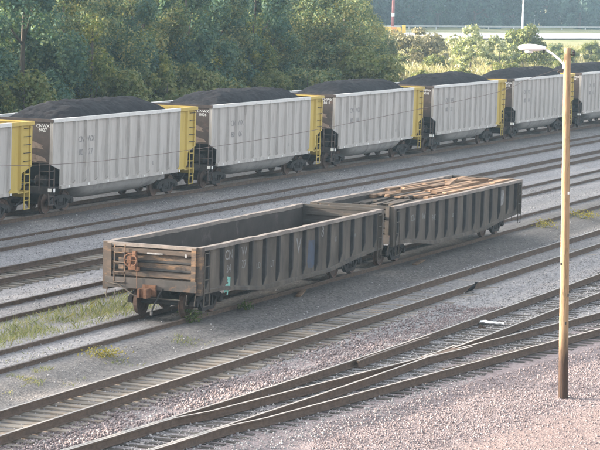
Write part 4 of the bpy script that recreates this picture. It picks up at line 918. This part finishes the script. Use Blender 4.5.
# brush beyond the train on the right
plant('sapling', KS[3], -83.6, 266, 1.15, 'pale silvery-leaved sapling above the coal heaps, left of the round bush', 'sapling', None, 1.0)
plant('sapling', KS[3], -81.0, 268, 0.95, 'smaller pale-leaved sapling just right of the silvery one', 'sapling', None, 3.0)
plant('round_bush', KS[4], -84.0, 287, 1.25, 'rounded yellow-green bush left of the lamp head', 'bush', None)
plant('dry_bush', KS[2], -99.5, 292, 1.7, 'rounded dry brownish bush near the road behind the sapling', 'bush', None)
plant('broadleaf_tree', KT[3], -89.5, 247, .62, 'small dark tree at the right-hand tip of the wood', 'tree', 'trees of the wood behind the train')
plant('broadleaf_tree', KT[4], -85.5, 243, .5, 'low rounded green tree lowest at the right-hand tip of the wood', 'tree', 'trees of the wood behind the train')
for k in range(95):
    y_ = random.uniform(190, 350); u = random.uniform(-.40, -.19); x_ = u * y_
    if x_ > -58 or (y_ < 262 and u < -.36 and y_ < 230) : continue
    kk = random.choice((0, 0, 0, 1, 2, 4)); 
    plant('shrub', KS[kk], x_, y_, random.uniform(.38, .75), ['low yellow-green shrub in the rough field beyond the train', 'low dark green shrub in the rough field beyond the train', 'low dry brown shrub in the rough field beyond the train', '', 'rounded leafy shrub in the rough field beyond the train'][kk], 'shrub', 'shrubs in the rough field')
def blades(name, x, y, h, w, mt, spread=0.35, zoff=0.0):
    n = len(x); z = ground_z(x, y) + zoff; a = RNG.uniform(0, 6.28, n); d = np.stack([np.cos(a), np.sin(a), np.zeros(n)], -1)
    base = np.stack([x, y, z - 0.02], -1); ln = RNG.normal(size=(n, 2)) * spread * h[:, None]
    tip = base + np.stack([ln[:, 0], ln[:, 1], h], -1); mid = base + np.stack([ln[:, 0] * .35, ln[:, 1] * .35, h * .6], -1)
    v = np.stack([base - d * w[:, None], base + d * w[:, None], mid + d * w[:, None] * .8, tip, mid - d * w[:, None] * .8], 1)
    f = np.array([0, 1, 2, 3, 4])[None] + (np.arange(n) * 5)[:, None]
    return tag(obj(name, fast_mesh(name, v.reshape(-1, 3), f, mt)), kind='stuff')
n = 150000; y_ = RNG.uniform(150, 400, n); x_ = RNG.uniform(-.46, -.16, n) * y_; keep = (x_ < -56) & ((x_ + 149) * -0.959 + (y_ - 427) * 0.282 < -16) & ~((y_ < 215) & (x_ < -66)) & (fbm(x_ * .12, y_ * .08) > .33); x_, y_ = x_[keep], y_[keep]
blades('field_grass', x_, y_, RNG.uniform(.5, 1.5, len(x_)) * (.5 + fbm(x_ * .1 + 5, y_ * .07)), RNG.uniform(.03, .08, len(x_)), M['tall_grass'])
n = 17000; x_ = RNG.normal(-33.9, .75, n); y_ = RNG.uniform(50, 79, n); keep = (fbm(x_ * 1.1 + 3, y_ * .5) + .25 * sst(52, 74, y_) > .60) & (np.abs(x_ - tx('siding', y_)) > 1.25) & (np.abs(x_ - tx('third', y_)) > .95); x_, y_ = x_[keep], y_[keep]
blades('trackside_grass', x_, y_, RNG.uniform(.08, .30, len(x_)) * RNG.uniform(.4, 1.0, len(x_)), RNG.uniform(.004, .009, len(x_)), M['grass'], .55)
n = 9000; x_ = RNG.normal(-29.9, .7, n); y_ = RNG.uniform(52, 68, n); keep = fbm(x_ * 1.3 + 1, y_ * .7) > .62; x_, y_ = x_[keep], y_[keep]
blades('sparse_weeds', x_, y_, RNG.uniform(.03, .13, len(x_)), RNG.uniform(.004, .009, len(x_)), M['grass'], .6)
def weed(x_, y_, n, h, r, mt, label):
    p = RNG.normal(size=(n, 3)) * np.array([r, r, h * .3]) + np.array([0, 0, h * .5]); p[:, 2] = np.abs(p[:, 2]) + .02
    me = leaf_mesh('weed_clump', p, RNG.normal(size=(n, 3)) + np.array([0, 0, 1.]), .05, M[mt], .4)
    b = MB()
    t = thing('weed_clump', label, 'weed', (x_, y_, gz(x_, y_))); obj('leaves', me, t)
    for k in range(7):
        q = p[RNG.integers(n)]; b.tube([(0, 0, -.02), (q[0] * .5, q[1] * .5, q[2] * .6), tuple(q)], [.008, .006, .003], 4)
    b.build('stems', M['weed'], t)
weed(-30.5, 70.6, 240, .45, .16, 'weed', 'small green weed growing by the wheels under the gondola end')
weed(-30.3, 74.3, 120, .22, .13, 'weed', 'low green weed on the cinders beside the gondola side')
weed(-29.75, 63.0, 260, .2, .26, 'weed_yellow', 'yellow-green weed clump between the two nearest tracks on the left')
weed(-29.9, 112.6, 300, .35, .35, 'weed_yellow', 'yellow weed clump by the siding, right of the lamp pole')
weed(-30.1, 107.2, 200, .3, .25, 'weed_yellow', 'yellowish weed just left of the lamp pole by the siding')

# ------------------------------------------------------------------ far highway, poles and far wood
def strip(name, mt, edge, z, th=0.0):
    L, Rr = edge; vs = [(x_, y_, z) for x_, y_ in L] + [(x_, y_, z) for x_, y_ in Rr]; n = len(L)
    return MB().add(vs, [(i, i + n, i + n + 1, i + 1) for i in range(n - 1)]).build(name, M[mt])
RD = Vector((20.0, 68.0)).normalized(); RN = Vector((-RD.y, RD.x)); RP = Vector((-149, 427.0))
def rpt(u, w): q = RP + RD * u + RN * w; return (q.x, q.y)
us = list(range(-300, 1500, 100))
tag(strip('highway', 'asphalt', ([rpt(u, 30) for u in us], [rpt(u, 0) for u in us]), 0.25), kind='structure')
for w in (1.0, 14.6, 15.4, 29):
    tag(strip('road_marking', 'road_line', ([rpt(u, w + .2) for u in us], [rpt(u, w) for u in us]), 0.63), kind='structure')
gr = thing('guard_rail', 'pale guard rail along the far side of the highway', 'guard rail', (*rpt(0, 52), .2))
b = MB()
for i in range(len(us) - 1):
    a, c_ = Vector(rpt(us[i], 52)) - Vector(rpt(0, 52)), Vector(rpt(us[i + 1], 52)) - Vector(rpt(0, 52)); nn_ = Vector((RN.x, RN.y)) * .15
    b.add([(a.x, a.y, .5), (c_.x, c_.y, .5), (c_.x, c_.y, .85), (a.x, a.y, .85), (a.x + nn_.x, a.y + nn_.y, .5), (c_.x + nn_.x, c_.y + nn_.y, .5), (c_.x + nn_.x, c_.y + nn_.y, .85), (a.x + nn_.x, a.y + nn_.y, .85)], [(0, 1, 2, 3), (7, 6, 5, 4), (3, 2, 6, 7), (0, 4, 5, 1)])
b.build('rail_beam', M['weathered_galv'], gr)
for u in range(-40, 420, 10):
    q = Vector(rpt(u, 52.3)) - Vector(rpt(0, 52)); MB().box((q.x, q.y, .35), (.2, .2, .8)).build('post', M['galv'], gr)
def far_pole(x_, y_, h, label, mt='galv', r=.16):
    t = thing('light_pole', label, 'light pole', (x_, y_, .3), 0, 'light poles along the highway' if mt == 'galv' else None)
    MB().tube([(0, 0, 0), (0, 0, h)], [r, r * .6], 8).build('shaft', M[mt], t); MB().box((0, 0, .2), (.6, .6, .4)).build('base', M['galv'], t)
    MB().tube([(0, 0, h), (-1.2, -.4, h + .5), (-2.4, -.8, h + .6)], .06, 6).build('arm', M[mt], t); MB().box((-2.7, -.9, h + .58), (.8, .35, .18)).build('lamp_head', M['lamp'], t)
far_pole(-188.9, 553.3, 14, 'pale light pole left of the other two, just right of the red mast')
far_pole(-144.3, 492.0, 13, 'pale light pole in the middle, nearest the highway above the round bush', r=.2)
far_pole(-177.5, 615.1, 14, 'thin pale light pole furthest right on the far side of the highway', r=.14)
t = thing('red_mast', 'tall dull red mast with one white band behind the yellow barrier', 'mast', (-167.5, 482, .2))
MB().tube([(0, 0, 0), (0, 0, 3.0)], .28, 10).build('shaft', M['red_mast'], t); MB().tube([(0, 0, 3.0), (0, 0, 3.7)], .285, 10).build('white_band', M['white'], t); MB().tube([(0, 0, 3.7), (0, 0, 16)], [.27, .2], 10).build('shaft', M['red_mast'], t); MB().box((0, 0, .1), (.9, .9, .2)).build('base', M['galv'], t)
t = thing('crash_barrier', 'yellow and orange crash barrier block beside the highway', 'barrier', (-165.5, 476, .22), TH)
for k, mt_ in enumerate(('barrier_yellow', 'barrier_yellow', 'barrier_orange', 'barrier_yellow')):
    MB().box((-1.5 + k * 0.92, 0, .55), (.90, 1.2, 1.1), taper=.96).build('barrier_block', M[mt_], t)
MB().box((2.25, .2, .75), (.75, 1.3, 1.5), taper=.9).build('barrier_nose', M['barrier_yellow'], t); MB().box((-0.1, 0, 1.14), (3.3, .9, .06)).build('barrier_lid', M['galv'], t)
KF = [tree_kind(17, 6.5, -1.5, 30, 3600, .62, 'leaf_far', 'tall', .34, .3), tree_kind(19, 6.0, -1.5, 30, 3600, .65, 'leaf_far', 'tall', .34, .3), tree_kind(15, 7.0, -2., 30, 3600, .6, 'leaf_far', 'round', .36, .3)]
for row in range(4):
    for k in range(36):
        u = -140 + k * 17 + random.uniform(-5, 5) ; w = 70 + row * 10 + random.uniform(-4, 4)
        q = rpt(u, w); plant('far_tree', KF[(k + row) % 3], q[0], q[1], random.uniform(.85, 1.1), 'hazy blue-green tree in the far wood beyond the highway', 'tree', 'trees of the far wood')

# ------------------------------------------------------------------ haze: one closed box of pale air round the scene
mt = bpy.data.materials.new("haze_air"); mt.use_nodes = True; nt = mt.node_tree; nt.nodes.clear()
out = nt.nodes.new("ShaderNodeOutputMaterial"); pv = nt.nodes.new("ShaderNodeVolumePrincipled"); nt.links.new(pv.outputs[0], out.inputs["Volume"])
pv.inputs["Color"].default_value = (0.55, 0.80, 1.0, 1); pv.inputs["Density"].default_value = 0.00020; pv.inputs["Anisotropy"].default_value = 0.0
hz = MB().box((-500, 1450, 11.5), (4200, 4300, 26.5)).build('haze', mt); tag(hz, kind='stuff')
